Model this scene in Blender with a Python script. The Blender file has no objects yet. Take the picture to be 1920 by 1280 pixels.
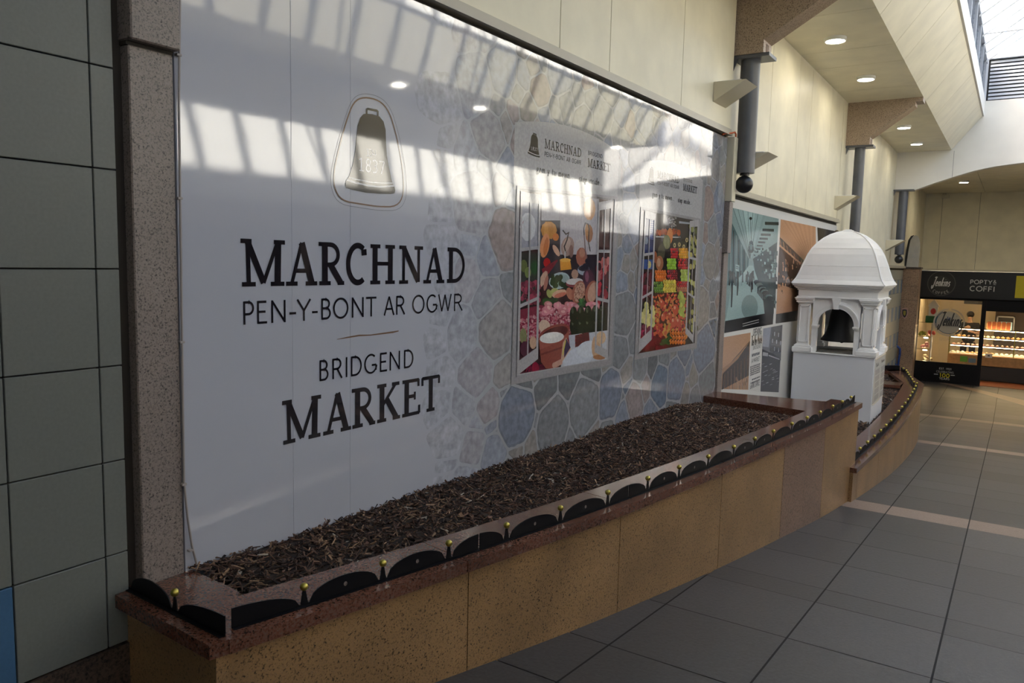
import bpy, math, random
import numpy as np
from mathutils import Vector
C = bpy.context.scene.collection
S = bpy.context.scene
random.seed(7)
OZ = 3.24                       # eye level above the lower floor; most heights below are given relative to the eye

# ------------------------------------------------------------------ camera
F = 1434.584; PITCH = .10494684; ROLL = .0232069; A2 = .57869797
def cam_axes():
    cp, sp = math.cos(PITCH), math.sin(PITCH)
    fwd = np.array([0, cp, -sp]); up = np.array([0, sp, cp]); right = np.array([1., 0, 0])
    c, s = math.cos(ROLL), math.sin(ROLL)
    r, u = c*right + s*up, -s*right + c*up
    ca, sa = math.cos(A2), math.sin(A2)
    R = np.array([[ca, -sa, 0], [sa, ca, 0], [0, 0, 1]])
    return R@r, R@u, R@fwd
CR, CU, CF = cam_axes()
cam = bpy.data.cameras.new('camera'); camo = bpy.data.objects.new('camera', cam); C.objects.link(camo)
cam.sensor_width = 36; cam.lens = F/1920*36; cam.clip_start = .05; cam.clip_end = 400
from mathutils import Matrix
camo.matrix_world = Matrix([[CR[0], CU[0], -CF[0], 0], [CR[1], CU[1], -CF[1], 0], [CR[2], CU[2], -CF[2], OZ], [0, 0, 0, 1]])
S.camera = camo

# ------------------------------------------------------------------ world, sun, exposure
w = bpy.data.worlds.new('world'); S.world = w; w.use_nodes = True
nt = w.node_tree; nt.nodes.clear()
sky = nt.nodes.new('ShaderNodeTexSky'); sky.sky_type = 'NISHITA'; sky.sun_disc = False
sky.sun_elevation = math.radians(35); sky.sun_rotation = math.radians(200); sky.air_density = 1.2; sky.dust_density = 3.0
bg = nt.nodes.new('ShaderNodeBackground'); bg.inputs[1].default_value = .75
wo = nt.nodes.new('ShaderNodeOutputWorld')
nt.links.new(sky.outputs[0], bg.inputs[0]); nt.links.new(bg.outputs[0], wo.inputs[0])
sun = bpy.data.lights.new('sun', 'SUN'); suno = bpy.data.objects.new('sun', sun); C.objects.link(suno)
sun.energy = 26; sun.angle = math.radians(1.1); sun.color = (1, .96, .90)
suno.location = (-6, 4, 12)
suno.rotation_euler = Vector((1, .37, -.745)).to_track_quat('-Z', 'Y').to_euler()
S.view_settings.view_transform = 'Standard'; S.view_settings.look = 'None'
S.view_settings.exposure = 0.25; S.view_settings.gamma = 1; S.view_settings.use_curve_mapping = False

# ------------------------------------------------------------------ photo geometry helpers
def ray(x, y): return CR*(x-960)/F + CU*(640-y)/F + CF
def plane(x, y, n, c):
    d = ray(x, y); n = np.array(n, float); return d*(c/(n@d))
N1 = np.array([1, -.01603, 0]); C1 = N1@np.array([-2.35, 7.11, 0])
def x1(y): return -2.35 + .01603*(y-7.11)
def w1(x, y): p = plane(x, y, N1, C1); return p[1], p[2]
def w2(x, y): p = plane(x, y, (1, 0, 0), -2.35); return p[1], p[2]
def pY(x, y, Y): p = plane(x, y, (0, 1, 0), Y); return p[0], p[2]
def pZ(x, y, Z): p = plane(x, y, (0, 0, 1), Z); return p[0], p[1]
def floorz(y): return max(-1.4-.0943*y, -OZ)

# ------------------------------------------------------------------ object helpers
def link(o, parent=None):
    C.objects.link(o)
    if parent is not None: o.parent = parent
    return o
def world_loc(o):
    v = Vector((0, 0, 0))
    while o is not None: v += o.location; o = o.parent
    return v
def tag(o, label=None, cat=None, group=None, kind=None):
    if label: o['label'] = label
    if cat: o['category'] = cat
    if group: o['group'] = group
    if kind: o['kind'] = kind
    return o
def thing(name, label, cat, loc, group=None):
    o = bpy.data.objects.new(name, None); C.objects.link(o)
    o.location = (loc[0], loc[1], loc[2]+OZ); o.empty_display_size = .1
    return tag(o, label, cat, group)
class MB:
    """collects faces, in eye-relative coordinates"""
    def __init__(s): s.v = []; s.f = []; s.c = []; s.m = []; s.mi = 0; s.col = None
    def face(s, pts, col=None):
        n = len(s.v); s.v += [tuple(p) for p in pts]; s.f.append(tuple(range(n, n+len(pts)))); s.c.append(col or s.col); s.m.append(s.mi)
    def mesh(s, vs, fs, col=None):
        n = len(s.v); s.v += [tuple(p) for p in vs]
        for f in fs: s.f.append(tuple(i+n for i in f)); s.c.append(col or s.col); s.m.append(s.mi)
    def box(s, x0, x1_, y0, y1, z0, z1, col=None):
        if x0 > x1_: x0, x1_ = x1_, x0
        if y0 > y1: y0, y1 = y1, y0
        if z0 > z1: z0, z1 = z1, z0
        v = [(x, y, z) for z in (z0, z1) for y in (y0, y1) for x in (x0, x1_)]
        s.mesh(v, [(0, 2, 3, 1), (4, 5, 7, 6), (0, 1, 5, 4), (2, 6, 7, 3), (0, 4, 6, 2), (1, 3, 7, 5)], col)
    def bbox(s, x0, x1_, y0, y1, z0, z1, b=.006, col=None):
        """box with bevelled edges"""
        X = sorted((x0, x1_)); Y = sorted((y0, y1)); Z = sorted((z0, z1))
        v = []; idx = {}
        for i in (0, 1):
            for j in (0, 1):
                for k in (0, 1):
                    sx, sy, sz = (1-2*i), (1-2*j), (1-2*k)
                    for ax in range(3):
                        p = [X[i]+sx*b, Y[j]+sy*b, Z[k]+sz*b]
                        p[ax] = (X[i], Y[j], Z[k])[ax]
                        idx[(i, j, k, ax)] = len(v); v.append(tuple(p))
        f = []
        for ax in range(3):
            for e in (0, 1):
                q = []
                for a, c in ((0, 0), (1, 0), (1, 1), (0, 1)):
                    ijk = [0, 0, 0]; o = [t for t in range(3) if t != ax]
                    ijk[ax] = e; ijk[o[0]] = a; ijk[o[1]] = c; q.append(idx[(*ijk, ax)])
                f.append(tuple(q))
        for ax in range(3):
            o = [t for t in range(3) if t != ax]
            for a in (0, 1):
                for c in (0, 1):
                    A = [0, 0, 0]; B = [0, 0, 0]; A[ax] = 0; B[ax] = 1
                    A[o[0]] = B[o[0]] = a; A[o[1]] = B[o[1]] = c
                    f.append((idx[(*A, o[0])], idx[(*B, o[0])], idx[(*B, o[1])], idx[(*A, o[1])]))
        for i in (0, 1):
            for j in (0, 1):
                for k in (0, 1): f.append((idx[(i, j, k, 0)], idx[(i, j, k, 1)], idx[(i, j, k, 2)]))
        s.mesh(v, f, col)
    def prism(s, pts, d, col=None):
        """planar polygon pts extruded by vector d"""
        n = len(pts); q = [tuple(np.add(p, d)) for p in pts]
        s.mesh(list(pts)+q, [tuple(range(n))[::-1], tuple(range(n, 2*n))]+[(i, (i+1) % n, (i+1) % n+n, i+n) for i in range(n)], col)
    def lathe(s, cx, cy, prof, n=24, axis='z', col=None, cap=True):
        vs = []; fs = []
        for r, z in prof:
            for k in range(n):
                a = 2*math.pi*k/n; c_, s_ = r*math.cos(a), r*math.sin(a)
                vs.append((cx+c_, cy+s_, z) if axis == 'z' else ((cx+c_, z, cy+s_) if axis == 'y' else (z, cx+c_, cy+s_)))
        for i in range(len(prof)-1):
            for k in range(n): fs.append((i*n+k, i*n+(k+1) % n, (i+1)*n+(k+1) % n, (i+1)*n+k))
        if cap: fs += [tuple(range(n))[::-1], tuple(range((len(prof)-1)*n, len(prof)*n))]
        s.mesh(vs, fs, col)
    def sphere(s, c, r, n=16, m=10, col=None, sc=(1, 1, 1)):
        vs = [(c[0], c[1], c[2]-r*sc[2])]; fs = []
        for i in range(1, m):
            t = math.pi*i/m
            for k in range(n):
                a = 2*math.pi*k/n
                vs.append((c[0]+r*sc[0]*math.sin(t)*math.cos(a), c[1]+r*sc[1]*math.sin(t)*math.sin(a), c[2]-r*sc[2]*math.cos(t)))
        vs.append((c[0], c[1], c[2]+r*sc[2])); L = len(vs)-1
        for k in range(n): fs.append((0, 1+(k+1) % n, 1+k)); fs.append((L, L-n+k, L-n+(k+1) % n))
        for i in range(m-2):
            for k in range(n): a = 1+i*n; fs.append((a+k, a+(k+1) % n, a+n+(k+1) % n, a+n+k))
        s.mesh(vs, fs, col)
    def tube(s, pts, r, n=10, col=None):
        pts = [Vector(p) for p in pts]; vs = []; fs = []
        up = Vector((.13, .27, .95)).normalized()
        rr = r if isinstance(r, (list, tuple)) else [r]*len(pts)
        for i, p in enumerate(pts):
            t = (pts[min(i+1, len(pts)-1)]-pts[max(i-1, 0)]).normalized()
            a = t.cross(up)
            if a.length < .1: a = t.cross(Vector((1, 0, 0)))
            a.normalize(); b = t.cross(a)
            for k in range(n):
                q = 2*math.pi*k/n; vs.append(p+a*rr[i]*math.cos(q)+b*rr[i]*math.sin(q))
        for i in range(len(pts)-1):
            for k in range(n): fs.append((i*n+k, i*n+(k+1) % n, (i+1)*n+(k+1) % n, (i+1)*n+k))
        fs += [tuple(range(n))[::-1], tuple(range((len(pts)-1)*n, len(pts)*n))]
        s.mesh(vs, fs, col)
    def build(s, name, mat, parent=None, smooth=False, origin=None):
        v = np.array(s.v, float)+[0, 0, OZ]
        if parent is not None: loc = Vector((0, 0, 0)); off = np.array(world_loc(parent))
        else:
            if origin is None: off = np.array([(v[:, 0].min()+v[:, 0].max())/2, (v[:, 1].min()+v[:, 1].max())/2, v[:, 2].min()])
            else: off = np.array(origin, float)+[0, 0, OZ]
            loc = Vector(off)
        me = bpy.data.meshes.new(name); me.from_pydata((v-off).tolist(), [], s.f)
        for m_ in (mat if isinstance(mat, (list, tuple)) else [mat]): me.materials.append(m_)
        if any(s.m): me.polygons.foreach_set('material_index', s.m)
        if any(c is not None for c in s.c):
            at = me.color_attributes.new('Col', 'FLOAT_COLOR', 'CORNER'); buf = []
            for f, c in zip(s.f, s.c):
                c = c or (1, 1, 1); buf += (list(c[:3])+[1.0])*len(f)
            at.data.foreach_set('color', buf)
        if smooth:
            me.polygons.foreach_set('use_smooth', [True]*len(me.polygons))
            try: me.set_sharp_from_angle(angle=math.radians(40))
            except Exception: pass
        me.update(); o = bpy.data.objects.new(name, me); o.location = loc
        return link(o, parent)
def struct(name, mb, mat, parent=None, smooth=False):
    o = mb.build(name, mat, parent, smooth)
    if parent is None: o['kind'] = 'structure'
    return o
def copy_tree(o, parent=None, first=True):
    c = o.copy(); C.objects.link(c)
    if parent is not None: c.parent = parent
    for ch in list(o.children): copy_tree(ch, c, False)
    return c

# ------------------------------------------------------------------ materials
MATS = {}
def srgb(r, g, b): return tuple(((c/255)/12.92 if c/255 <= .04045 else ((c/255+.055)/1.055)**2.4) for c in (r, g, b))
def mat(name, col=(.5, .5, .5), rough=.5, metal=0, spec=.5, emis=None, es=0, coat=0, coat_r=.03, noise=None, bump=None, attr=False, alpha=None):
    """noise=(scale, amount) tints the colour; bump=(scale, strength, distance)"""
    m = bpy.data.materials.new(name); m.use_nodes = True; n = m.node_tree; b = n.nodes['Principled BSDF']
    b.inputs['Base Color'].default_value = (*col, 1); b.inputs['Roughness'].default_value = rough
    b.inputs['Metallic'].default_value = metal; b.inputs['Specular IOR Level'].default_value = spec
    b.inputs['Coat Weight'].default_value = coat; b.inputs['Coat Roughness'].default_value = coat_r
    if emis: b.inputs['Emission Color'].default_value = (*emis, 1); b.inputs['Emission Strength'].default_value = es
    src = None
    if attr:
        a = n.nodes.new('ShaderNodeAttribute'); a.attribute_name = 'Col'; src = a.outputs['Color']
    tc = n.nodes.new('ShaderNodeNewGeometry')
    if noise:
        t = n.nodes.new('ShaderNodeTexNoise'); t.inputs['Scale'].default_value = noise[0]; t.inputs['Detail'].default_value = 6
        n.links.new(tc.outputs['Position'], t.inputs['Vector'])
        r = n.nodes.new('ShaderNodeMapRange'); r.inputs['From Min'].default_value = .3; r.inputs['From Max'].default_value = .7
        r.inputs['To Min'].default_value = 1-noise[1]; r.inputs['To Max'].default_value = 1+noise[1]*.6
        n.links.new(t.outputs[0], r.inputs[0])
        x = n.nodes.new('ShaderNodeVectorMath'); x.operation = 'SCALE'
        if src is not None: n.links.new(src, x.inputs[0])
        else: x.inputs[0].default_value = col
        n.links.new(r.outputs[0], x.inputs['Scale']); src = x.outputs[0]
    if src is not None: n.links.new(src, b.inputs['Base Color'])
    if bump:
        t = n.nodes.new('ShaderNodeTexNoise'); t.inputs['Scale'].default_value = bump[0]; t.inputs['Detail'].default_value = 4
        n.links.new(tc.outputs['Position'], t.inputs['Vector'])
        u = n.nodes.new('ShaderNodeBump'); u.inputs['Strength'].default_value = bump[1]; u.inputs['Distance'].default_value = bump[2]
        n.links.new(t.outputs[0], u.inputs['Height']); n.links.new(u.outputs[0], b.inputs['Normal'])
        if coat: n.links.new(u.outputs[0], b.inputs['Coat Normal'])
    MATS[name] = m; return m
def granite(name, stops, scale=140, rough=.35, blotch=.25, spec=.5, streak=None):
    """speckled stone: stops = [(pos, colour)...] over a fine noise, modulated by a broad one"""
    m = bpy.data.materials.new(name); m.use_nodes = True; n = m.node_tree; b = n.nodes['Principled BSDF']
    g = n.nodes.new('ShaderNodeNewGeometry')
    v = n.nodes.new('ShaderNodeTexVoronoi'); v.inputs['Scale'].default_value = scale; v.inputs['Randomness'].default_value = 1
    t = n.nodes.new('ShaderNodeTexNoise'); t.inputs['Scale'].default_value = scale*.55; t.inputs['Detail'].default_value = 5; t.inputs['Roughness'].default_value = .7
    mixv = n.nodes.new('ShaderNodeMath'); mixv.operation = 'MULTIPLY_ADD'
    sep = n.nodes.new('ShaderNodeSeparateColor'); n.links.new(v.outputs['Color'], sep.inputs[0])
    n.links.new(g.outputs['Position'], v.inputs['Vector']); n.links.new(g.outputs['Position'], t.inputs['Vector'])
    n.links.new(sep.outputs[0], mixv.inputs[0]); mixv.inputs[1].default_value = .22; n.links.new(t.outputs[0], mixv.inputs[2])
    r = n.nodes.new('ShaderNodeValToRGB'); e = r.color_ramp.elements
    e[0].position = stops[0][0]; e[0].color = (*stops[0][1], 1); e[1].position = stops[-1][0]; e[1].color = (*stops[-1][1], 1)
    for p, c in stops[1:-1]: k = e.new(p); k.color = (*c, 1)
    n.links.new(mixv.outputs[0], r.inputs[0])
    t2 = n.nodes.new('ShaderNodeTexNoise'); t2.inputs['Scale'].default_value = 2.6; t2.inputs['Detail'].default_value = 6
    n.links.new(g.outputs['Position'], t2.inputs['Vector'])
    mr = n.nodes.new('ShaderNodeMapRange'); mr.inputs['From Min'].default_value = .3; mr.inputs['From Max'].default_value = .7
    mr.inputs['To Min'].default_value = 1-blotch; mr.inputs['To Max'].default_value = 1+blotch*.5
    n.links.new(t2.outputs[0], mr.inputs[0])
    x = n.nodes.new('ShaderNodeVectorMath'); x.operation = 'SCALE'
    n.links.new(r.outputs[0], x.inputs[0]); n.links.new(mr.outputs[0], x.inputs['Scale']); n.links.new(x.outputs[0], b.inputs['Base Color'])
    b.inputs['Roughness'].default_value = rough; b.inputs['Specular IOR Level'].default_value = spec
    MATS[name] = m; return m
def glass(name, tint=(1, 1, 1), refl=.12):
    m = bpy.data.materials.new(name); m.use_nodes = True; n = m.node_tree; n.nodes.clear()
    o = n.nodes.new('ShaderNodeOutputMaterial'); a = n.nodes.new('ShaderNodeBsdfTransparent'); a.inputs[0].default_value = (*tint, 1)
    g = n.nodes.new('ShaderNodeBsdfGlossy'); g.inputs['Roughness'].default_value = .02
    f = n.nodes.new('ShaderNodeFresnel'); f.inputs[0].default_value = 1.45
    k = n.nodes.new('ShaderNodeMath'); k.operation = 'MULTIPLY'; k.inputs[1].default_value = refl*8
    k.use_clamp = True
    x = n.nodes.new('ShaderNodeMixShader')
    n.links.new(f.outputs[0], k.inputs[0]); n.links.new(k.outputs[0], x.inputs[0]); n.links.new(a.outputs[0], x.inputs[1]); n.links.new(g.outputs[0], x.inputs[2])
    n.links.new(x.outputs[0], o.inputs[0]); MATS[name] = m; return m

M_mural = mat('mural_vinyl', (.49, .515, .60), .05, spec=.85, coat=.9, coat_r=.035, bump=(1.6, .3, .003))
M_print = mat('mural_print', rough=.05, spec=.85, coat=.9, coat_r=.035, attr=True, bump=(1.6, .3, .003))
M_stone = mat('mural_stone_print', rough=.05, spec=.85, coat=.9, coat_r=.035, attr=True, noise=(26, .26), bump=(1.6, .3, .003))
M_food = mat('food_print', rough=.05, spec=.85, coat=.9, coat_r=.035, attr=True, noise=(60, .13), bump=(1.6, .3, .003))
M_print2 = mat('poster_print', rough=.14, spec=.35, attr=True, noise=(60, .12))
M_ink = mat('dark_ink', (.014, .011, .014), .05, spec=.85, coat=.9, coat_r=.035, bump=(1.6, .3, .003))
M_white = mat('white_print', (.72, .72, .70), .2)
M_cream = mat('cream_panel', (.78, .72, .54), .42, noise=(3, .09), spec=.35)
M_creamtrim = mat('cream_trim', (.62, .57, .43), .35)
M_trimbar = mat('beige_trim_bar', (.46, .42, .32), .35)
M_creamdark = mat('shadow_gap', (.03, .025, .02), .7)
M_offwhite = mat('white_render', (.80, .77, .70), .6, noise=(2, .05))
M_steel = mat('dark_steel_paint', (.085, .09, .105), .32, spec=.6, noise=(6, .15))
M_black = mat('black_paint', (.005, .005, .007), .5, spec=.2)
M_blackball = mat('black_ball_paint', (.012, .012, .015), .35)
M_brass = mat('brass', (.50, .42, .10), .28, metal=1, noise=(30, .2))
M_tile = mat('grey_green_tile', (.165, .178, .166), .4, noise=(90, .07), spec=.4)
M_tileblue = mat('blue_tile', (.055, .14, .27), .4, noise=(90, .06))
M_grout = mat('dark_grout', (.018, .018, .02), .8)
M_gface = granite('beige_granite', [(.40, srgb(40, 32, 26)), (.47, srgb(108, 83, 56)), (.54, srgb(150, 119, 82)), (.66, srgb(166, 131, 91)), (.80, srgb(138, 112, 86))], 190, .3, .28)
M_gpink = granite('pink_granite', [(.42, srgb(45, 38, 36)), (.50, srgb(102, 80, 66)), (.60, srgb(138, 108, 92)), (.75, srgb(142, 116, 102))], 130, .3, .12)
M_gcope = granite('red_granite', [(.40, srgb(24, 17, 15)), (.50, srgb(80, 48, 36)), (.60, srgb(108, 66, 50)), (.78, srgb(104, 82, 74))], 170, .13, .25, .7)
M_gpil = granite('grey_pink_granite', [(.38, srgb(34, 33, 34)), (.47, srgb(96, 89, 87)), (.56, srgb(132, 122, 117)), (.72, srgb(150, 138, 132)), (.85, srgb(112, 107, 107))], 230, .4, .1)
M_ghaunch = granite('haunch_granite', [(.40, srgb(52, 44, 38)), (.48, srgb(122, 104, 88)), (.57, srgb(158, 138, 118)), (.75, srgb(175, 155, 135))], 150, .45, .1)
M_gdark = granite('dark_granite', [(.42, srgb(20, 18, 18)), (.52, srgb(62, 52, 46)), (.68, srgb(88, 74, 64))], 130, .5, .2)
M_floor = mat('floor_slab', rough=.42, spec=.45, attr=True, noise=(70, .22), bump=(45, .35, .004))
M_joint = mat('floor_joint', (.012, .012, .013), .8)
M_turret = mat('white_gloss_paint', (.88, .88, .89), .28, noise=(5, .04), spec=.5)
M_plinth = mat('white_board', (.74, .76, .82), .4)
M_bell = mat('dark_bronze', (.020, .021, .024), .45, spec=.4)
M_mulch = mat('bark_chip', rough=.8, attr=True, noise=(40, .35))
M_soil = mat('dark_soil', (.028, .017, .012), .95, noise=(40, .5), bump=(60, 1, .02))
M_alu = mat('grey_frame', (.42, .43, .46), .4, metal=.3)
M_whiteframe = mat('white_frame', (.75, .76, .78), .4)
M_glassroof = glass('skylight_glass', (.93, .95, .96), .05)
M_glass = glass('shop_glass', (.96, .97, .97), .1)
M_lamp = mat('lamp_diffuser', (1, 1, 1), .4, emis=(1, .93, .78), es=45)
M_lampwarm = mat('warm_diffuser', (1, .9, .7), .4, emis=(1, .72, .38), es=40)
M_rim = mat('lamp_rim', (.8, .8, .76), .4)
M_blue = mat('blue_handle', (.02, .05, .20), .35)
M_cable = mat('grey_cable', (.34, .31, .30), .5)
M_orange = mat('orange_cable', (.5, .1, .02), .5)
M_sign = mat('sign_black', (.008, .008, .011), .35)
M_signtext = mat('sign_letter', (.62, .62, .62), .4)
M_yellow = mat('sign_yellow', (.62, .52, .01), .45)
M_attr = mat('plain_paint', rough=.5, attr=True)
M_attrg = mat('glazed_food', rough=.3, attr=True, noise=(60, .15))
M_wood = mat('counter_wood', (.42, .24, .10), .4, noise=(12, .2))
M_dark = mat('dark_recess', (.02, .02, .022), .5)
M_shopwall = mat('shop_wall', (.62, .55, .42), .6)
M_orangefloor = mat('terracotta_floor', (.22, .07, .03), .4)
M_corr = mat('louvre_slat', (.5, .52, .56), .45)

# ------------------------------------------------------------------ floor: one mesh of slabs over a dark bed
RAMP_END = 19.51
def slab_floor():
    bed = MB(); top = MB()
    fz = floorz
    for (ya, yb) in ((-5, RAMP_END), (RAMP_END, 29.)):
        bed.face([(-2.8, ya, fz(ya)-.006), (4.0, ya, fz(ya)-.006), (4.0, yb, fz(yb)-.006), (-2.8, yb, fz(yb)-.006)])
    o = struct('floor', bed, M_joint)
    rnd = random.Random(3)
    base = [1.75, 2.49, 2.95, 3.62, 4.25, 4.52, 5.13, 5.78, 6.38, 7.05, 7.47, 8.10, 8.80, 9.35, 10.15, 10.85, 11.5, 12.1, 12.75, 13.15, 13.58, 14.2, 14.9, 15.5, 16.1, 16.7, 17.3, 17.9, 18.5, 18.88, RAMP_END]
    rows = [-5+.6*i for i in range(12)]+base+[RAMP_END+.6*i for i in range(1, 16)]
    pink = {7.05, 13.15, 18.88}
    x = -3.2; cols = [-.775+.605*k for k in range(-4, 9)]
    for ci, xa in enumerate(cols):
        xb = xa+.605
        rr = rows if ci % 2 == 0 else rows
        for ya, yb in zip(rr[:-1], rr[1:]):
            ya_ = ya; yb_ = yb
            if (ya in pink) or (yb in pink): pass
            if yb_-ya_ < .02: continue
            g = .0045
            if ya in pink: kk = .9+.2*rnd.random(); c = tuple(k*kk for k in (.25, .185, .155))
            else:
                s_ = .056*(.72+.62*rnd.random()); c = (s_*.96, s_*.97, s_*1.07)
            gy = .001 if (rnd.random() < .12) else g*.8
            if ya in pink: gy = .002
            top.face([(xa+g, ya_+gy, fz(ya_+gy)), (xb-g, ya_+gy, fz(ya_+gy)), (xb-g, yb_-gy, fz(yb_-gy)), (xa+g, yb_-gy, fz(yb_-gy))], c)
    # pale diagonal band of slabs in front of the shop
    def P(a, b):
        X, Y = pZ(a, b, -OZ+.002)
        if Y > RAMP_END: return (X, Y, -OZ+.002)
        q = plane(a, b, (0, .0943, 1), -1.398); return (q[0], q[1], q[2]+.002)
    for k in range(12):
        u, v = k/12, (k+1)/12
        A = (1762+165*u, 716+36*u**1.15); B = (1762+165*v, 716+36*v**1.15)
        top.face([P(A[0], A[1]+2+8*u), P(B[0], B[1]+2+8*v), P(*B), P(*A)], (.24, .17, .13))
    top.build('floor_slabs', M_floor, o)
    return o
slab_floor()

# ------------------------------------------------------------------ arcade shell
CEIL = 2.52; XS = -1.33; XT = -.83; ZT = 3.165; XR = 3.53; XSR = 2.51; XTR = 2.01; YB = 18.7; CURB = 4.2
# lower wall behind mural, tiles and posters
b = MB(); b.box(-2.75, -2.495, -5, 7.3, -3.3, 1.25); b.box(-2.75, -2.40, 7.3, 21.3, -3.3, .7); b.box(-2.75, -2.40, 21.3, 28.9, -3.3, .05)
struct('wall_left', b, M_offwhite)
# upper wall with joints as real gaps: panels over a dark backing
def panels(name, ys, z0, z1, xf, mat_, thick=.03, back=True, g=.004):
    p = MB(); r = random.Random(len(ys))
    for a, c in zip(ys[:-1], ys[1:]):
        x0 = xf(a); x1_ = xf(c)
        v = [(x0-thick, a+g, z0), (x0, a+g, z0), (x1_, c-g, z0), (x1_-thick, c-g, z0), (x0-thick, a+g, z1), (x0, a+g, z1), (x1_, c-g, z1), (x1_-thick, c-g, z1)]
        p.mesh(v, [(0, 3, 2, 1), (4, 5, 6, 7), (0, 1, 5, 4), (1, 2, 6, 5), (2, 3, 7, 6), (3, 0, 4, 7)])
    o = p.build(name, mat_)
    o['kind'] = 'structure'
    if back:
        q = MB(); q.mesh([(xf(ys[0])-thick-.1, ys[0], z0), (xf(ys[0])-thick*.5, ys[0], z0), (xf(ys[-1])-thick*.5, ys[-1], z0), (xf(ys[-1])-thick-.1, ys[-1], z0),
                          (xf(ys[0])-thick-.1, ys[0], z1), (xf(ys[0])-thick*.5, ys[0], z1), (xf(ys[-1])-thick*.5, ys[-1], z1), (xf(ys[-1])-thick-.1, ys[-1], z1)],
                         [(0, 3, 2, 1), (4, 5, 6, 7), (0, 1, 5, 4), (1, 2, 6, 5), (2, 3, 7, 6), (3, 0, 4, 7)])
        q.build('joint_backing', M_creamdark, o)
    return o
ys1 = [-5, -3, -1, .6, 2.0, 3.0, w1(1042, 60)[0], w1(1136, 100)[0], w1(1272, 150)[0], 7.17]
panels('wall_left_upper', ys1, 1.225, CEIL, lambda y: x1(y)+.03, M_cream)
ys2 = [7.2, 7.62] + [w2(a, b_)[0] for a, b_ in ((1442, 250), (1496, 220), (1519, 240), (1556, 260))] + [12.55]
panels('wall_left_upper', ys2, .71, CEIL, lambda y: -2.35, M_cream)
ys3 = [12.56] + [12.56+k for k in (1.15, 1.9, 2.9, 3.7, 4.7, 5.4)] + [YB, 21.3, 23.3, 25.4]
panels('wall_left_upper', ys3, .06, CEIL, lambda y: -2.35, M_cream)
# trims under the cream panels
def trim(name, ya, yb, z, xf, lip=.035):
    b = MB()
    for (x_, za, zb) in ((.055, z-.006, z+.030), (.042, z+.030, z+.052)):
        v = [(xf(ya)-.08, ya, za), (xf(ya)+x_, ya, za), (xf(yb)+x_, yb, za), (xf(yb)-.08, yb, za)]
        v += [(p[0], p[1], zb) for p in v]
        b.mesh(v, [(0, 3, 2, 1), (4, 5, 6, 7), (0, 1, 5, 4), (1, 2, 6, 5), (2, 3, 7, 6), (3, 0, 4, 7)])
    o = b.build(name, M_trimbar); o['kind'] = 'structure'
    b = MB(); v = [(xf(ya)-.1, ya, z-.045), (xf(ya)-.006, ya, z-.045), (xf(yb)-.006, yb, z-.045), (xf(yb)-.1, yb, z-.045)]
    v += [(p[0], p[1], z-.006) for p in v]
    b.mesh(v, [(0, 3, 2, 1), (4, 5, 6, 7), (0, 1, 5, 4), (1, 2, 6, 5), (2, 3, 7, 6), (3, 0, 4, 7)])
    b.build('shadow_gap', M_creamdark, o)
trim('trim_1', 1.6, 7.17, 1.205, x1)
trim('trim_2', 7.25, 12.55, .69, lambda y: -2.35)
trim('trim_3', 12.56, 21.3, .045, lambda y: -2.35)

# soffits with joints (panels over backing)
def soffit(name, xa, xb, ys, z=CEIL):
    p = MB()
    for a, c in zip(ys[:-1], ys[1:]): p.box(xa, xb, a+.004, c-.004, z, z+.03)
    o = p.build(name, M_cream); o['kind'] = 'structure'
    q = MB(); q.box(xa, xb, ys[0], ys[-1], z+.015, z+.1); q.build('joint_backing', M_creamdark, o)
    return o
sy = [-5, -3.2, -1.4, .4, 2.2, 4.0, 5.6, 7.2, 8.35, 9.75, 10.55, 12.0, 13.0, 14.3, 15.9, 17.5, YB]
soffit('ceiling_left', -2.5, XS, sy); soffit('ceiling_right', XSR, XR+.2, [y for y in sy if y < 15.5]+[15.6])
# sloping fascias
def slope(name, xa, za, xb, zb, ys):
    p = MB(); d = np.array([xb-xa, 0, zb-za]); n_ = np.array([zb-za, 0, -(xb-xa)])/np.linalg.norm(d)*.03
    if xa > 0: n_ = -n_
    for a, c in zip(ys[:-1], ys[1:]):
        q = [(xa, a+.004, za), (xb, a+.004, zb), (xb, c-.004, zb), (xa, c-.004, za)]
        p.prism(q, tuple(-n_))
    o = p.build(name, M_cream); o['kind'] = 'structure'
    q = MB(); q.prism([tuple(np.array(v)-n_*.5) for v in ((xa, ys[0], za), (xb, ys[0], zb), (xb, ys[-1], zb), (xa, ys[-1], za))], tuple(-n_*2)); q.build('joint_backing', M_creamdark, o)
ysl = [-5, -3, -1, 1, 2.6, 4.2, 5.6, 7.2, 8.6, 9.75, 10.55, 11.9, 13.2, 14.6, 15.9, 17.3, YB]
slope('trim_4', XS, CEIL, XT, ZT, ysl); slope('trim_5', XSR, CEIL, XTR, ZT, [y for y in ysl if y < 15.5]+[15.6])
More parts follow.
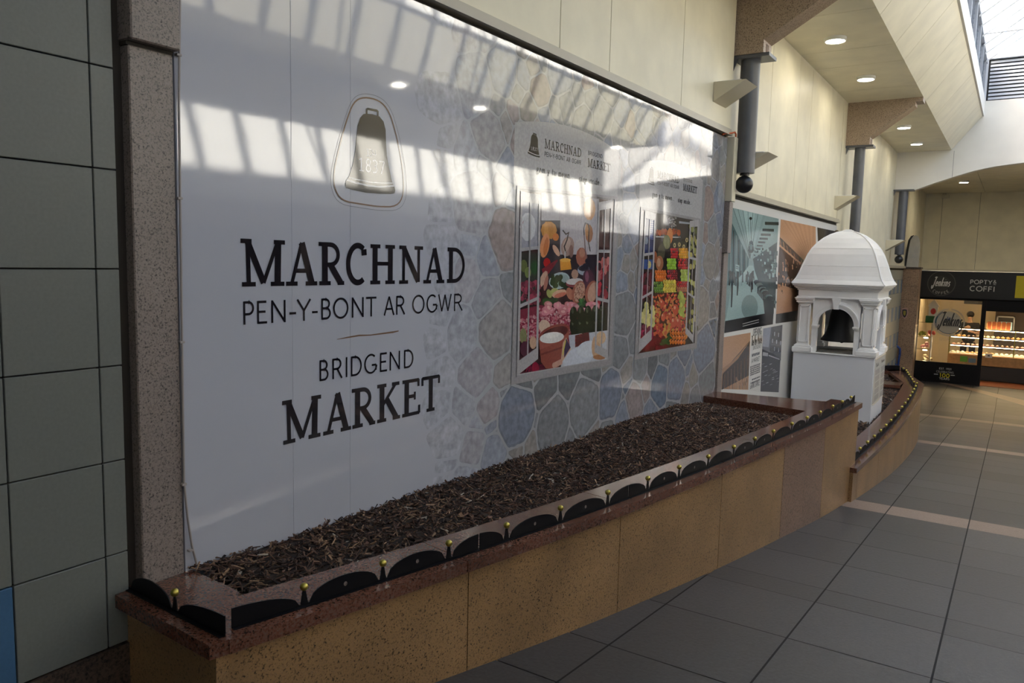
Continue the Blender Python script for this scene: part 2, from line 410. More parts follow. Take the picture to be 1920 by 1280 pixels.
# curbs: white ledge, then louvred upstand up to the glazing
b = MB(); b.box(XT-.16, XT+.03, -5, YB, ZT, ZT+.32); struct('trim_6', b, M_offwhite)
b = MB(); b.box(XTR-.03, XTR+.16, -5, 15.6, ZT, ZT+.32); struct('trim_7', b, M_offwhite)
def louvre_strip(name, x, sgn, YB=YB):
    o = MB(); o.box(x-.16*sgn, x-.10*sgn, 1.0, YB, ZT+.32, CURB); f = struct(name, o, M_dark)
    s_ = MB(); z = ZT+.36
    while z < CURB-.04:
        s_.prism([(x-.10*sgn, 1.0, z+.035), (x-.03*sgn, 1.0, z), (x-.03*sgn, 1.0, z+.008), (x-.10*sgn, 1.0, z+.043)], (0, YB-1.0, 0)); z += .07
    s_.build('slats', M_corr, f)
    p = MB(); y = 1.0
    while y < YB: p.box(x-.11*sgn, x+.01*sgn, y-.03, y+.03, ZT+.32, CURB); y += 1.34
    p.box(x-.12*sgn, x+.02*sgn, 1.0, YB, CURB, CURB+.08); p.build('posts', M_alu, f)
louvre_strip('window_1', XT, 1); louvre_strip('window_2', XTR, -1, 15.6)
# glazed pitched roof
XM = (XT+XTR)/2; ZR = CURB+.08; ZA = ZR+1.0
gl = MB()
for xa, xb in ((XT, XM), (XM, XTR)):
    za = ZR if xa == XT else ZA; zb = ZA if xa == XT else ZR
    gl.face([(xa, 2.0, za), (xb, 2.0, zb), (xb, YB+2, zb), (xa, YB+2, za)])
gl.face([(XTR, 15.6, ZR), (5.6, 15.6, ZR+.1), (5.6, YB+2, ZR+.1), (XTR, YB+2, ZR)])
groof = struct('window_3', gl, M_glassroof)
bars = MB(); y = 2.0
while y < YB+.3:
    for xa, xb, za, zb in ((XT, XM, ZR, ZA), (XM, XTR, ZA, ZR)):
        bars.prism([(xa, y-.05, za-.10), (xa, y+.05, za-.10), (xa, y+.05, za-.005), (xa, y-.05, za-.005)], (xb-xa, 0, zb-za))
    y += .655
bars.box(XM-.04, XM+.04, 2.0, YB+.3, ZA-.12, ZA-.01); bars.build('rafters', M_whiteframe, groof)
t = MB(); y = 3.3
while y < YB:
    t.tube([(XT, y, ZR-.05), (XTR, y, ZR-.05)], .025, 8); y += 2.62
t.build('tie_bars', M_whiteframe, groof)
# closed roof over the near end and end walls
b = MB(); b.box(XT-.1, XTR+.1, -5, 2.0, ZR-.02, ZR+.1); b.box(-2.7, XR+.2, -5.2, -5, -1.2, ZR+.1)
struct('ceiling_near', b, M_cream)
b = MB(); b.box(XT-.1, XTR+.1, 1.96, 2.04, ZR, ZA); struct('wall_gable', b, M_offwhite)
# right side: upper cream wall and dark shopfronts below
b = MB()
for yy in range(-5, 15, 2): b.box(XR, XR+.03, yy+.004, min(yy+2, 15.6)-.004, .70, CEIL)
o = struct('wall_right_upper', b, mat('pale_panel', (.80, .77, .70), .5)); b = MB(); b.box(XR+.015, XR+.12, -5, 15.6, .70, CEIL); b.build('joint_backing', M_creamdark, o)
b = MB(); b.box(XR, XR+.2, -5, 26, -3.3, .70); b.box(XR, XR+.2, YB+.2, 26, .7, CEIL); b.box(XR+.1, 5.6, 15.5, 15.6, .70, ZR); b.box(5.5, 5.6, 15.6, YB+.2, .6, ZR); b.box(XR+.2, 5.6, 15.6, YB+.3, .6, .70); b.box(XTR+.1, XR+.2, 15.5, 15.6, CEIL, ZR); struct('wall_right', b, mat('right_wall', (.20, .20, .22), .5))
b = MB()
for k in range(12): b.box(XR-.05, XR, -4+k*2.2, -3.85+k*2.2, -3.2, .7)
b.box(XR-.06, XR, -5, 18.6, .35, .7); struct('trim_8', b, M_gpil)
b = MB()
for k in range(11):
    ya = -3.85+k*2.2; b.box(XR-.01, XR-.002, ya, ya+2.05, floorz(ya)+.3, .35)
struct('window_4', b, mat('dark_shop_glass', (.02, .024, .034), .35, spec=.25))

# ------------------------------------------------------------------ arch wall at the end of the skylight
def arch_wall():
    b = MB(); xs = np.linspace(-1.98, 5.0, 40)
    AX = [-2.0, -1.65, -1.244, -.859, -.491, -.05, .59, 1.5, 2.5, 4.2, 5.0]; AZ = [1.70, 1.83, 1.969, 2.083, 2.153, 2.197, 2.225, 2.24, 2.22, 2.09, 1.98]
    def az(x): return float(np.interp(x, AX, AZ))
    pts = [(-2.38, YB, 1.715), (-1.98, YB, 1.705)] + [(x, YB, az(x)) for x in xs[1:-1]] + [(5.0, YB, 1.98), (5.5, YB, 1.90)]
    top = CEIL+.95
    for p, q in zip(pts[:-1], pts[1:]):
        b.prism([p, q, (q[0], YB, top), (p[0], YB, top)], (0, .22, 0))
    o = struct('wall_far', b, M_offwhite)
    g = MB(); g.box(-1.283, -1.278, YB-.002, YB, 1.96, 2.50); g.build('joint', M_creamdark, o)
    # louvred gable above
    f = MB(); f.box(XT-.2, XTR+.2, YB+.10, YB+.16, top, CURB+.15); f.build('louvre_backing', M_dark, o)
    s_ = MB(); z = top+.03
    while z < CURB+.08:
        s_.prism([(XT+.07, YB+.05, z), (XT+.07, YB+.08, z+.05), (XT+.07, YB+.088, z+.05), (XT+.07, YB+.058, z)], (XTR-XT-.14, 0, 0)); z += .072
    s_.build('louvre_slats', M_corr, o)
    p = MB()
    for x in (XT, XT+.9, XT+1.8, XTR): p.box(x-.035, x+.035, YB-.02, YB+.1, top, CURB+.15)
    p.box(XT-.05, XTR+.05, YB-.02, YB+.1, CURB+.10, CURB+.18); p.build('louvre_frame', M_whiteframe, o)
    # side strips that close the wall above the soffits
    q = MB(); q.box(3.5, 5.6, YB+.2, YB+.3, .6, 2.4); q.box(-2.4, XT-.1, YB, YB+.2, top, CURB+.2); q.box(XTR+.1, 5.6, YB, YB+.2, top, CURB+.2); q.build('side_wall', M_offwhite, o)
arch_wall()
# lower ceiling beyond the arch, back wall above the shop
ys = [YB+.22, 20.5, 22.2, 23.8, 25.4]
p = MB()
for a, c in zip(ys[:-1], ys[1:]):
    for xa, xb in ((-2.45, -.9), (-.9, .9), (.9, 3.6)): p.box(xa+.004, xb-.004, a+.004, c-.004, 2.21, 2.24)
struct('ceiling_far', p, M_cream); q = MB(); q.box(-2.5, 3.6, YB+.2, 25.6, 2.225, 2.3); struct('ceiling_backing', q, M_creamdark)
p = MB(); 
for xa, xb in ((-2.4, -1.93), (-1.93, -1.0), (-1.0, .2), (.2, 1.6), (1.6, 3.6)): p.box(xa+.004, xb-.004, 25.42, 25.5, .06, 2.22)
o = struct('wall_back', p, M_cream); q = MB(); q.box(-2.5, 3.6, 25.46, 25.56, 0, 2.3); q.build('joint_backing', M_creamdark, o)
b = MB(); b.box(-2.36, 3.5, 25.3, 25.5, .0, .06); struct('trim_9', b, M_creamtrim)

# ================================================================== flat print engine
def arc(cx, cy, rx, ry, a0, a1, n=14):
    return [(cx+rx*math.cos(math.radians(a0+(a1-a0)*i/n)), cy+ry*math.sin(math.radians(a0+(a1-a0)*i/n))) for i in range(n+1)]
SLAB = {  # cap height 1, width 1; (points, stroke width relative to height)
 'M': [([(.17, .03), (.15, .97)], .085), ([(.15, .95), (.50, .06)], .12), ([(.50, .06), (.82, .95)], .075), ([(.82, .03), (.84, .97)], .135), ([(0, .96), (.24, .96)], .075), ([(.74, .96), (1, .96)], .075), ([(.02, .035), (.32, .035)], .075), ([(.66, .035), (.98, .035)], .075)],
 'A': [([(.18, .04), (.50, .97)], .075), ([(.50, .97), (.82, .04)], .14), ([(.29, .33), (.72, .33)], .075), ([(0, .035), (.36, .035)], .075), ([(.62, .035), (1, .035)], .075)],
 'R': [([(.24, .03), (.24, .97)], .14), ([(.22, .955), (.45, .955)]+arc(.46, .715, .30, .24, 90, -90)+[(.24, .475)], .085), ([(.46, .47), (.86, .04)], .135), ([(0, .96), (.3, .96)], .075), ([(.02, .035), (.46, .035)], .075), ([(.74, .035), (1, .035)], .075)],
 'C': [(arc(.56, .5, .45, .46, 55, 305, 26), .11), ([(.84, .87), (.86, .72)], .14)],
 'H': [([(.2, .03), (.2, .97)], .14), ([(.8, .03), (.8, .97)], .14), ([(.2, .52), (.8, .52)], .075), ([(.02, .96), (.4, .96)], .075), ([(.6, .96), (.98, .96)], .075), ([(.02, .035), (.4, .035)], .075), ([(.6, .035), (.98, .035)], .075)],
 'N': [([(.2, .03), (.2, .97)], .08), ([(.2, .95), (.8, .05)], .14), ([(.82, .03), (.82, .97)], .08), ([(.02, .96), (.3, .96)], .075), ([(.64, .96), (1, .96)], .075), ([(.02, .035), (.38, .035)], .075)],
 'D': [([(.24, .03), (.24, .97)], .14), ([(.05, .955), (.40, .955)]+arc(.42, .5, .50, .455, 90, -90, 22)+[(.04, .045)], .09)],
 'K': [([(.22, .03), (.22, .97)], .14), ([(.24, .42), (.78, .95)], .075), ([(.42, .58), (.84, .04)], .135), ([(.02, .96), (.4, .96)], .075), ([(.64, .96), (.96, .96)], .075), ([(.02, .035), (.4, .035)], .075), ([(.68, .035), (1, .035)], .075)],
 'E': [([(.26, .03), (.26, .97)], .14), ([(.02, .96), (.92, .96)], .075), ([(.9, .98), (.9, .78)], .07), ([(.26, .53), (.7, .53)], .075), ([(.7, .64), (.7, .42)], .06), ([(.02, .035), (.96, .035)], .075), ([(.95, .02), (.95, .25)], .07)],
 'T': [([(.5, .03), (.5, .97)], .14), ([(.04, .96), (.96, .96)], .075), ([(.05, .98), (.05, .76)], .07), ([(.95, .98), (.95, .76)], .07), ([(.28, .035), (.72, .035)], .075)],
 'S': [(arc(.5, .73, .34, .23, 30, 270)+arc(.5, .27, .36, .23, 90, -150), .12)],
 '1': [([(.5, .03), (.5, .97)], .15), ([(.2, .8), (.5, .95)], .08), ([(.15, .035), (.85, .035)], .075)],
 '8': [(arc(.5, .73, .28, .23, 0, 360, 20), .12), (arc(.5, .27, .34, .23, 0, 360, 20), .12)],
 '3': [(arc(.45, .73, .32, .22, 150, -80)+arc(.45, .27, .38, .24, 85, -150), .12)],
 '7': [([(.08, .94), (.92, .94)], .11), ([(.9, .94), (.45, .03)], .12), ([(.09, .98), (.09, .74)], .07)],
}
t_ = .095
SANS = {
 'P': [([(.1, 0), (.1, 1)], t_), ([(.1, .955), (.5, .955)]+arc(.5, .70, .42, .255, 90, -90)+[(.1, .445)], t_)],
 'E': [([(.1, 0), (.1, 1)], t_), ([(.1, .955), (.95, .955)], t_), ([(.1, .52), (.85, .52)], t_), ([(.1, .045), (1, .045)], t_)],
 'F': [([(.1, 0), (.1, 1)], t_), ([(.1, .955), (.95, .955)], t_), ([(.1, .52), (.85, .52)], t_)],
 'N': [([(.08, 0), (.08, 1)], t_), ([(.08, .97), (.92, .03)], t_), ([(.92, 0), (.92, 1)], t_)],
 '-': [([(0, .38), (1, .38)], t_)],
 'Y': [([(0, 1), (.5, .48)], t_), ([(1, 1), (.5, .48)], t_), ([(.5, .5), (.5, 0)], t_)],
 'B': [([(.1, 0), (.1, 1)], t_), ([(.1, .955), (.45, .955)]+arc(.45, .745, .38, .21, 90, -90)+[(.1, .535)], t_), ([(.1, .535), (.5, .535)]+arc(.5, .29, .42, .245, 90, -90)+[(.1, .045)], t_)],
 'O': [(arc(.5, .5, .46, .47, 0, 360, 30), t_)],
 'C': [(arc(.55, .5, .5, .47, 50, 310, 24), t_)],
 'T': [([(.5, 0), (.5, 1)], t_), ([(0, .955), (1, .955)], t_)],
 'A': [([(.03, 0), (.5, .98)], t_), ([(.97, 0), (.5, .98)], t_), ([(.2, .33), (.8, .33)], t_)],
 'R': [([(.1, 0), (.1, 1)], t_), ([(.1, .955), (.45, .955)]+arc(.45, .72, .38, .235, 90, -90)+[(.1, .485)], t_), ([(.5, .48), (.95, 0)], t_)],
 'G': [(arc(.55, .5, .5, .47, 50, 350, 26), t_), ([(.62, .43), (1.0, .43)], t_), ([(.98, .43), (.98, .15)], t_)],
 'W': [([(0, 1), (.25, .03)], t_), ([(.25, .03), (.5, .97)], t_), ([(.5, .97), (.75, .03)], t_), ([(.75, .03), (1, 1)], t_)],
 'I': [([(.5, 0), (.5, 1)], t_)],
 'D': [([(.1, 0), (.1, 1)], t_), ([(.1, .955), (.4, .955)]+arc(.4, .5, .55, .455, 90, -90, 20)+[(.1, .045)], t_)],
 'M': [([(.08, 0), (.08, 1)], t_), ([(.08, .95), (.5, .25)], t_), ([(.5, .25), (.92, .95)], t_), ([(.92, 0), (.92, 1)], t_)],
 'K': [([(.1, 0), (.1, 1)], t_), ([(.1, .42), (.9, 1)], t_), ([(.35, .6), (.95, 0)], t_)],
 'H': [([(.1, 0), (.1, 1)], t_), ([(.9, 0), (.9, 1)], t_), ([(.1, .5), (.9, .5)], t_)],
 'U': [([(.1, 1), (.1, .3)]+arc(.5, .32, .4, .28, 180, 360, 10)+[(.9, 1)], t_)], 'Q': [(arc(.5, .5, .46, .47, 0, 360, 30), t_), ([(.6, .25), (.98, -.04)], t_)],
 'L': [([(.1, 0), (.1, 1)], t_), ([(.1, .045), (1, .045)], t_)],
 'S': [(arc(.5, .73, .36, .23, 30, 270)+arc(.5, .27, .4, .23, 90, -150), t_)],
 '1': [([(.5, 0), (.5, 1)], t_), ([(.15, .8), (.5, .97)], t_)],
 '0': [(arc(.5, .5, .42, .47, 0, 360, 26), t_)],
 '2': [(arc(.48, .70, .4, .27, 165, -30)+[(.1, .045), (.95, .045)], t_)],
 '9': [(arc(.5, .68, .38, .28, 0, 360, 20), t_), ([(.88, .66), (.5, 0)], t_)],
 '&': [([(.98, 0), (.30, .70)]+arc(.48, .82, .20, .15, 200, -30)+[(.22, .42), (.10, .26), (.20, .06), (.45, .02), (.72, .14), (.90, .45)], t_)],
 '.': [([(.3, .06), (.7, .06)], .12)],
 # lower case (x height .5)
 'g': [(arc(.46, .30, .36, .21, 0, 360, 16), t_), (arc(.48, -.13, .42, .16, 0, 360, 16), t_), ([(.7, .48), (.98, .5)], t_)],
 'a': [(arc(.45, .17, .34, .16, 0, 360, 14), t_), ([(.2, .44), (.5, .5), (.78, .42), (.8, .02), (1, .02)], t_)],
 'm': [([(.1, 0), (.1, .5)], t_), (arc(.3, .33, .2, .17, 180, 0, 8)+[(.5, 0)], t_), (arc(.7, .33, .2, .17, 180, 0, 8)+[(.9, 0)], t_), ([(0, .02), (.22, .02)], .06), ([(.4, .02), (.62, .02)], .06), ([(.8, .02), (1, .02)], .06)],
 'n': [([(.15, 0), (.15, .5)], t_), (arc(.5, .30, .33, .2, 180, 0, 8)+[(.83, 0)], t_), ([(0, .02), (.32, .02)], .06), ([(.68, .02), (1, .02)], .06)],
 'y': [([(.1, .5), (.5, .02)], t_), ([(.92, .5), (.4, -.2), (.15, -.2)], t_), ([(0, .49), (.3, .49)], .06), ([(.7, .49), (1, .49)], .06)],
 't': [([(.45, .75), (.45, .12), (.6, .02), (.9, .06)], t_), ([(.1, .48), (.9, .48)], .07)],
 'u': [([(.15, .5), (.15, .16)]+arc(.48, .18, .33, .16, 180, 360, 8)+[(.82, .5)], t_), ([(.82, .2), (.82, .02), (1, .02)], t_), ([(0, .49), (.2, .49)], .06)],
 'e': [(arc(.5, .25, .4, .24, 320, 20, 2)[:0]+[(.12, .27), (.88, .27)]+arc(.5, .26, .38, .24, 5, 320, 16), t_)],
 'w': [([(.05, .5), (.28, .02), (.5, .45), (.72, .02), (.95, .5)], t_), ([(0, .49), (.2, .49)], .06), ([(.8, .49), (1, .49)], .06)],
 's': [(arc(.5, .37, .3, .12, 30, 260, 8)+arc(.5, .13, .34, .13, 80, -150, 8), t_)],
 'p': [([(.15, .5), (.15, -.28)], t_), (arc(.52, .25, .34, .24, 0, 360, 14), t_), ([(0, -.28), (.35, -.28)], .06)],
 'i': [([(.5, 0), (.5, .5)], t_), ([(.2, .02), (.8, .02)], .06), ([(.42, .72), (.58, .72)], .12)],
 'd': [([(.85, 0), (.85, .95)], t_), (arc(.48, .25, .34, .24, 0, 360, 14), t_)],
 'k': [([(.15, 0), (.15, .95)], t_), ([(.15, .2), (.85, .5)], t_), ([(.4, .32), (.9, 0)], t_)],
 'J': [([(.72, 1), (.62, .05), (.48, -.22), (.22, -.28), (-.05, -.12), (-.02, .08)], t_), ([(.15, .90), (.4, 1), (1.1, .98)], t_)],
 'h': [([(.15, 0), (.15, .95)], t_), (arc(.5, .30, .33, .2, 180, 0, 8)+[(.83, 0)], t_)],
 'r': [([(.3, 0), (.3, .5)], t_), ([(.3, .35), (.55, .5), (.85, .45)], t_)],
 'l': [([(.5, 0), (.5, .95)], t_)], 'o': [(arc(.5, .25, .38, .24, 0, 360, 14), t_)], 'c': [(arc(.52, .25, .38, .24, 50, 310, 12), t_)],
 'b': [([(.15, 0), (.15, .95)], t_), (arc(.52, .25, .34, .24, 0, 360, 14), t_)], 'v': [([(.05, .5), (.5, .02), (.95, .5)], t_)],
}
WID = {'M': .86, 'W': .9, 'I': .2, '-': .35, '.': .16, 'i': .24, 't': .3, 'm': .62, 'w': .62, ' ': .26, 'O': .78, 'G': .74, 'A': .7, 'N': .7, 'E': .5, 'F': .48, 'L': .46, 'P': .5, 'B': .55, 'R': .56, 'C': .68, 'T': .58, 'Y': .6, 'D': .66, 'S': .46, 'J': .5, '&': .62, 'l': .2, '1': .35, '0': .55, '2': .5, '9': .5, 'g': .42, 'a': .42, 'n': .46, 'u': .46, 'e': .42, 's': .34, 'p': .46, 'd': .46, 'y': .44, 'k': .42, 'r': .34, 'h': .46}
class Print:
    """flat print on a plane; map_(u,v,off) -> 3D; each layer sits a hair further out"""
    def __init__(s, map_, off0=.0012, step=.00004): s.m = map_; s.k = off0; s.st = step; s.b = MB(); s.f = lambda p: p
    def poly(s, pts, col=None):
        s.k += s.st; q = [s.m(*s.f(p), s.k) for p in pts]; s.b.face(q, col)
    def ell(s, x, y, rx, ry, col, rot=0, n=10, a0=0, a1=360):
        c, d = math.cos(rot), math.sin(rot); P = []
        for i in range(n):
            a = math.radians(a0+(a1-a0)*i/(n if a1-a0 == 360 else n-1)); u, v = rx*math.cos(a), ry*math.sin(a); P.append((x+u*c-v*d, y+u*d+v*c))
        s.poly(P, col)
    def rect(s, x0, y0, x1_, y1, col): s.poly([(x0, y0), (x1_, y0), (x1_, y1), (x0, y1)], col)
    def ribbon(s, pts, w, col=None):
        """pts in final plane units; constant width, mitred"""
        P = [np.array(p, float) for p in pts]
        if len(P) > 2 and np.linalg.norm(P[0]-P[-1]) < 1e-6: closed = True
        else: closed = False
        L = []; R = []; n = len(P)
        for i, p in enumerate(P):
            a = P[i-1] if i > 0 else (P[-2] if closed else None); b_ = P[i+1] if i < n-1 else (P[1] if closed else None)
            d1 = (p-a) if a is not None else None; d2 = (b_-p) if b_ is not None else None
            if d1 is None: d1 = d2
            if d2 is None: d2 = d1
            d1 = d1/(np.linalg.norm(d1)+1e-12); d2 = d2/(np.linalg.norm(d2)+1e-12); t = d1+d2; t /= (np.linalg.norm(t)+1e-12)
            nrm = np.array([-t[1], t[0]]); k = 1/max(.5, abs(t@d1)); L.append(p+nrm*w/2*k); R.append(p-nrm*w/2*k)
        s.k += s.st
        for i in range(n-1): s.b.face([s.m(*s.f(tuple(q)), s.k) for q in (L[i], R[i], R[i+1], L[i+1])], col)
    def glyph(s, g, x0, x1_, z0, h, col=None, tk=1.0, slant=0):
        for pts, w_ in g:
            s.ribbon([(x0+u*(x1_-x0)+slant*v*h, z0+v*h) for u, v in pts], w_*h*tk, col)
    def text(s, str_, x0, x1_, z0, h, font=SANS, col=None, tk=1.0, slant=0):
        ws = [WID.get(c, .5) for c in str_]; gap = .14
        if font is SLAB: ws = [{'M': 1.05, 'C': .7, 'E': .72, ' ': .4}.get(c, .85) for c in str_]; gap = .06
        tot = sum(ws)+gap*(len(ws)-1); k = (x1_-x0)/tot; x = x0
        for c, w_ in zip(str_, ws):
            if c != ' ': s.glyph(font.get(c) or SANS.get(c) or SANS['O'], x, x+w_*k, z0, h, col, tk, slant)
            x += (w_+gap)*k
    def build(s, name, mat_, parent=None): return s.b.build(name, mat_, parent)
def mapW1(y, z, o): return (x1(y)+.012+o, y, z)
def mapW2(y, z, o): return (-2.35+.012+o, y, z)

# ================================================================== mural
mural = thing('printed_mural', 'large glossy white printed hoarding with bell emblem, market lettering and two stone-wall window scenes', 'mural', (x1(4.3), 4.3, -1.3))
SEAM = [1.592, 2.084, w1(653, 500)[0], 3.306, w1(1055, 300)[0], w1(1115, 200)[0], w1(1172, 250)[0], w1(1255, 250)[0], w1(1312, 300)[0], 7.16]
def mural_sheets():
    for i, (a, c) in enumerate(zip(SEAM[:-1], SEAM[1:])):
        b = MB(); g = .0003
        v = [(x1(a)-.004, a+g, -1.27), (x1(a)+.0125, a+g, -1.27), (x1(c)+.0125, c-g, -1.27), (x1(c)-.004, c-g, -1.27)]
        v += [(p[0], p[1], 1.178) for p in v]
        b.mesh(v, [(0, 3, 2, 1), (4, 5, 6, 7), (0, 1, 5, 4), (1, 2, 6, 5), (2, 3, 7, 6), (3, 0, 4, 7)])
        b.build('mural_sheet', M_mural, mural)
mural_sheets()
for sy_ in SEAM[1:-1]:
    b = MB(); b.box(x1(sy_)+.0125, x1(sy_)+.0136, sy_-.0012, sy_+.0012, -1.2, 1.17); b.build('joint_bead', M_mural, mural)
# --- stones
def sstep(a, b_, x): t = min(1, max(0, (x-a)/(b_-a))); return t*t*(3-2*t)
def mixc(a, b_, t): return tuple(a[i]*(1-t)+b_[i]*t for i in range(3))
def stones():
    Z8 = lambda a, b_: w1(800+a/3.2, 560+b_/3.2)
    G = lambda r, g, b_: srgb(min(255, r*1.22), min(255, g*1.24), min(255, b_*1.28))
    BL, GY, PK, TN, OL, DB, LB = G(98, 104, 116), G(106, 107, 108), G(122, 111, 108), G(120, 114, 108), G(86, 88, 88), G(80, 92, 106), G(114, 119, 129)
    man = [(530, 700, 110, BL), (750, 770, 100, GY), (940, 640, 95, GY), (1090, 580, 75, BL), (360, 650, 70, PK), (280, 430, 105, PK), (450, 440, 60, TN), (425, 340, 35, GY), (330, 560, 40, LB), (460, 560, 30, GY),
           (1190, 440, 40, TN), (1235, 615, 60, PK), (1390, 510, 60, DB), (1485, 490, 60, BL), (1305, 520, 45, PK), (1670, 470, 50, GY), (1595, 480, 35, TN), (1660, 310, 60, BL), (700, 560, 65, OL), (375, 750, 45, BL),
           (400, 835, 40, GY), (390, 930, 80, LB), (270, 890, 75, PK), (110, 830, 100, TN), (60, 640, 90, LB), (200, 640, 80, GY), (60, 260, 90, TN), (1170, 710, 55, LB), (1340, 680, 45, LB), (1080, 760, 45, GY), (970, 775, 50, TN), (825, 655, 30, GY),
           (655, 740, 30, GY), (850, 500, 60, OL), (975, 455, 60, OL), (560, 535, 60, OL), (1170, 110, 70, GY), (1150, 290, 60, GY), (1215, 230, 40, GY), (1200, 530, 35, DB), (1160, 610, 30, GY), (1275, 430, 50, GY), (1345, 420, 45, OL), (1410, 380, 40, GY),
           (1475, 350, 25, TN), (1530, 340, 40, BL), (1555, 420, 25, BL), (1555, 500, 22, TN), (1545, 570, 35, TN), (1640, 70, 50, TN), (1700, 200, 30, DB), (1600, 590, 40, GY), (1470, 620, 40, GY), (620, 870, 50, TN), (530, 900, 45, TN), (840, 830, 50, GY), (720, 900, 60, GY), (290, 760, 45, LB), (100, 960, 60, LB), (80, 430, 90, TN), (200, 220, 110, GY), (400, 180, 110, TN), (230, 320, 50, LB), (80, 110, 80, GY), (350, 30, 90, GY)]
    seeds = []; k8 = 3.2
    for a, b_, r, c in man:
        y, z = Z8(a, b_); y2, _ = Z8(a+r, b_); seeds.append((y, z, abs(y2-y), c))
    rnd = random.Random(11); cols = [BL, GY, GY, TN, PK, LB, LB, GY, TN, G(122, 106, 98)]
    zlow = lambda y: -.42 if y < 3.9 else -.70
    tries = 0
    while tries < 9000:
        tries += 1; y = rnd.uniform(2.5, 7.3); z = rnd.uniform(-1.3, 1.25); r = rnd.choice((.06, .09, .12, .14, .17))
        if any((y-s_[0])**2+((z-s_[1])*1.15)**2 < (r+s_[2])**2*.80 for s_ in seeds): continue
        if any(abs(y-s_[0]) < .05 and abs(z-s_[1]) < .05 for s_ in seeds): continue
        seeds.append((y, z, r, rnd.choice(cols)))
    pr = Print(mapW1, .0010, .00000); bgp = Print(mapW1, .0010, .00000)
    # grout background, fading in
    gr = G(132, 132, 132); wh = (.49, .515, .60)
    ysn = np.linspace(2.5, 7.155, 48)
    for a, c in zip(ysn[:-1], ysn[1:]):
        f = sstep(2.95, 3.75, (a+c)/2)
        for zz in np.linspace(-1.26, 1.176, 9)[:-1]:
            bgp.poly([(a, zz), (c, zz), (c, zz+.3046), (a, zz+.3046)], mixc(wh, gr, f*.9))
    for i, (y, z, r, c) in enumerate(seeds):
        P = [(y-.6, z-.6), (y+.6, z-.6), (y+.6, z+.6), (y-.6, z+.6)]
        for j, (y2, z2, r2, _) in enumerate(seeds):
            if i == j: continue
            dy, dz = y2-y, z2-z; d = math.hypot(dy, dz)
            if d > 1.2: continue
            t = (d*d+r*r-r2*r2)/(2*d)-(.0085 if z < -.4 else .0055); nx, nz = dy/d, dz/d
            Q = []; n = len(P)
            for k in range(n):
                A = P[k]; B = P[(k+1) % n]; fa = (A[0]-y)*nx+(A[1]-z)*nz-t; fb = (B[0]-y)*nx+(B[1]-z)*nz-t
                if fa <= 0: Q.append(A)
                if (fa < 0) != (fb < 0): s_ = fa/(fa-fb); Q.append((A[0]+(B[0]-A[0])*s_, A[1]+(B[1]-A[1])*s_))
            P = Q
            if len(P) < 3: break
        if len(P) < 3: continue
        for it in range(2):
            Q = []; n = len(P)
            for k in range(n):
                A, B = P[k], P[(k+1) % n]; q = .10 if it == 0 else .20
                Q += [(A[0]*(1-q)+B[0]*q, A[1]*(1-q)+B[1]*q), (A[0]*q+B[0]*(1-q), A[1]*q+B[1]*(1-q))]
            P = Q
        Q = []
        for k in range(len(P)):
            A, B = P[k], P[(k+1) % len(P)]; Q.append(A); l_ = math.dist(A, B)
            m_ = int(l_/.03)
            for e in range(1, m_+1):
                u = e/(m_+1); Q.append((A[0]+(B[0]-A[0])*u+rnd.uniform(-.004, .004), A[1]+(B[1]-A[1])*u+rnd.uniform(-.004, .004)))
        P = Q
        # clip to sheet
        P = [(min(max(a, 2.45), 7.155), min(max(b_, -1.26), 1.176)) for a, b_ in P]
        cy = sum(a for a, _ in P)/len(P); f = sstep(2.75, 3.8, cy)**1.5
        if f < .03: continue
        j = rnd.uniform(.88, 1.1); cc = tuple(q*j for q in c)
        pr.k = .0016; pr.poly(P, mixc(wh, tuple(q*.72 for q in cc), f*.85))
        ctr = (sum(a for a, _ in P)/len(P), sum(b_ for _, b_ in P)/len(P))
        Pi = [(a+(ctr[0]-a)*.07+.002, b_+(ctr[1]-b_)*.07+.003) for a, b_ in P]
        pr.k = .0019; pr.poly(Pi, mixc(wh, cc, f*.9))
    bgp.build('stone_grout_print', M_print, mural); pr.build('stone_wall_print', M_stone, mural)
stones()

# --- big lettering
let = Print(mapW1, .0020, .00002)
def word(glyphs, ext, z0, h, font, tk=1.0, p=None, col=None):
    for i, g in enumerate(glyphs): (p or let).glyph(font[g], ext[2*i], ext[2*i+1], z0, h, col, tk)
let = Print(mapW1, .0020, .00002); word('MARCHNAD', [1.843, 2.048, 2.052, 2.212, 2.22, 2.362, 2.372, 2.499, 2.516, 2.681, 2.704, 2.875, 2.879, 3.039, 3.054, 3.207], -.117, .175, SLAB, 1.28); let.build('lettering', M_ink, mural)
let = Print(mapW1, .0020, .00002); word('PEN-Y-BONTAROGWR', [1.851, 1.899, 1.913, 1.959, 1.978, 2.05, 2.067, 2.101, 2.108, 2.175, 2.184, 2.214, 2.233, 2.286, 2.3, 2.386, 2.406, 2.48, 2.493, 2.558, 2.608, 2.675, 2.687, 2.75, 2.802, 2.889, 2.906, 2.982, 2.998, 3.096, 3.118, 3.192], -.263, .088, SANS, 1.08); let.build('lettering', M_ink, mural)
let = Print(mapW1, .0020, .00002); word('BRIDGEND', [2.223, 2.272, 2.293, 2.352, 2.368, 2.385, 2.4, 2.467, 2.484, 2.559, 2.583, 2.63, 2.646, 2.719, 2.744, 2.812], -.522, .088, SANS, 1.08); let.build('lettering', M_ink, mural)
let = Print(mapW1, .0020, .00002); word('MARKET', [2.028, 2.231, 2.242, 2.403, 2.408, 2.554, 2.563, 2.721, 2.733, 2.865, 2.874, 3.015], -.757, .176, SLAB, 1.28); let.build('lettering', M_ink, mural)
rl = Print(mapW1, .0020, .00002); brown = srgb(128, 102, 84)
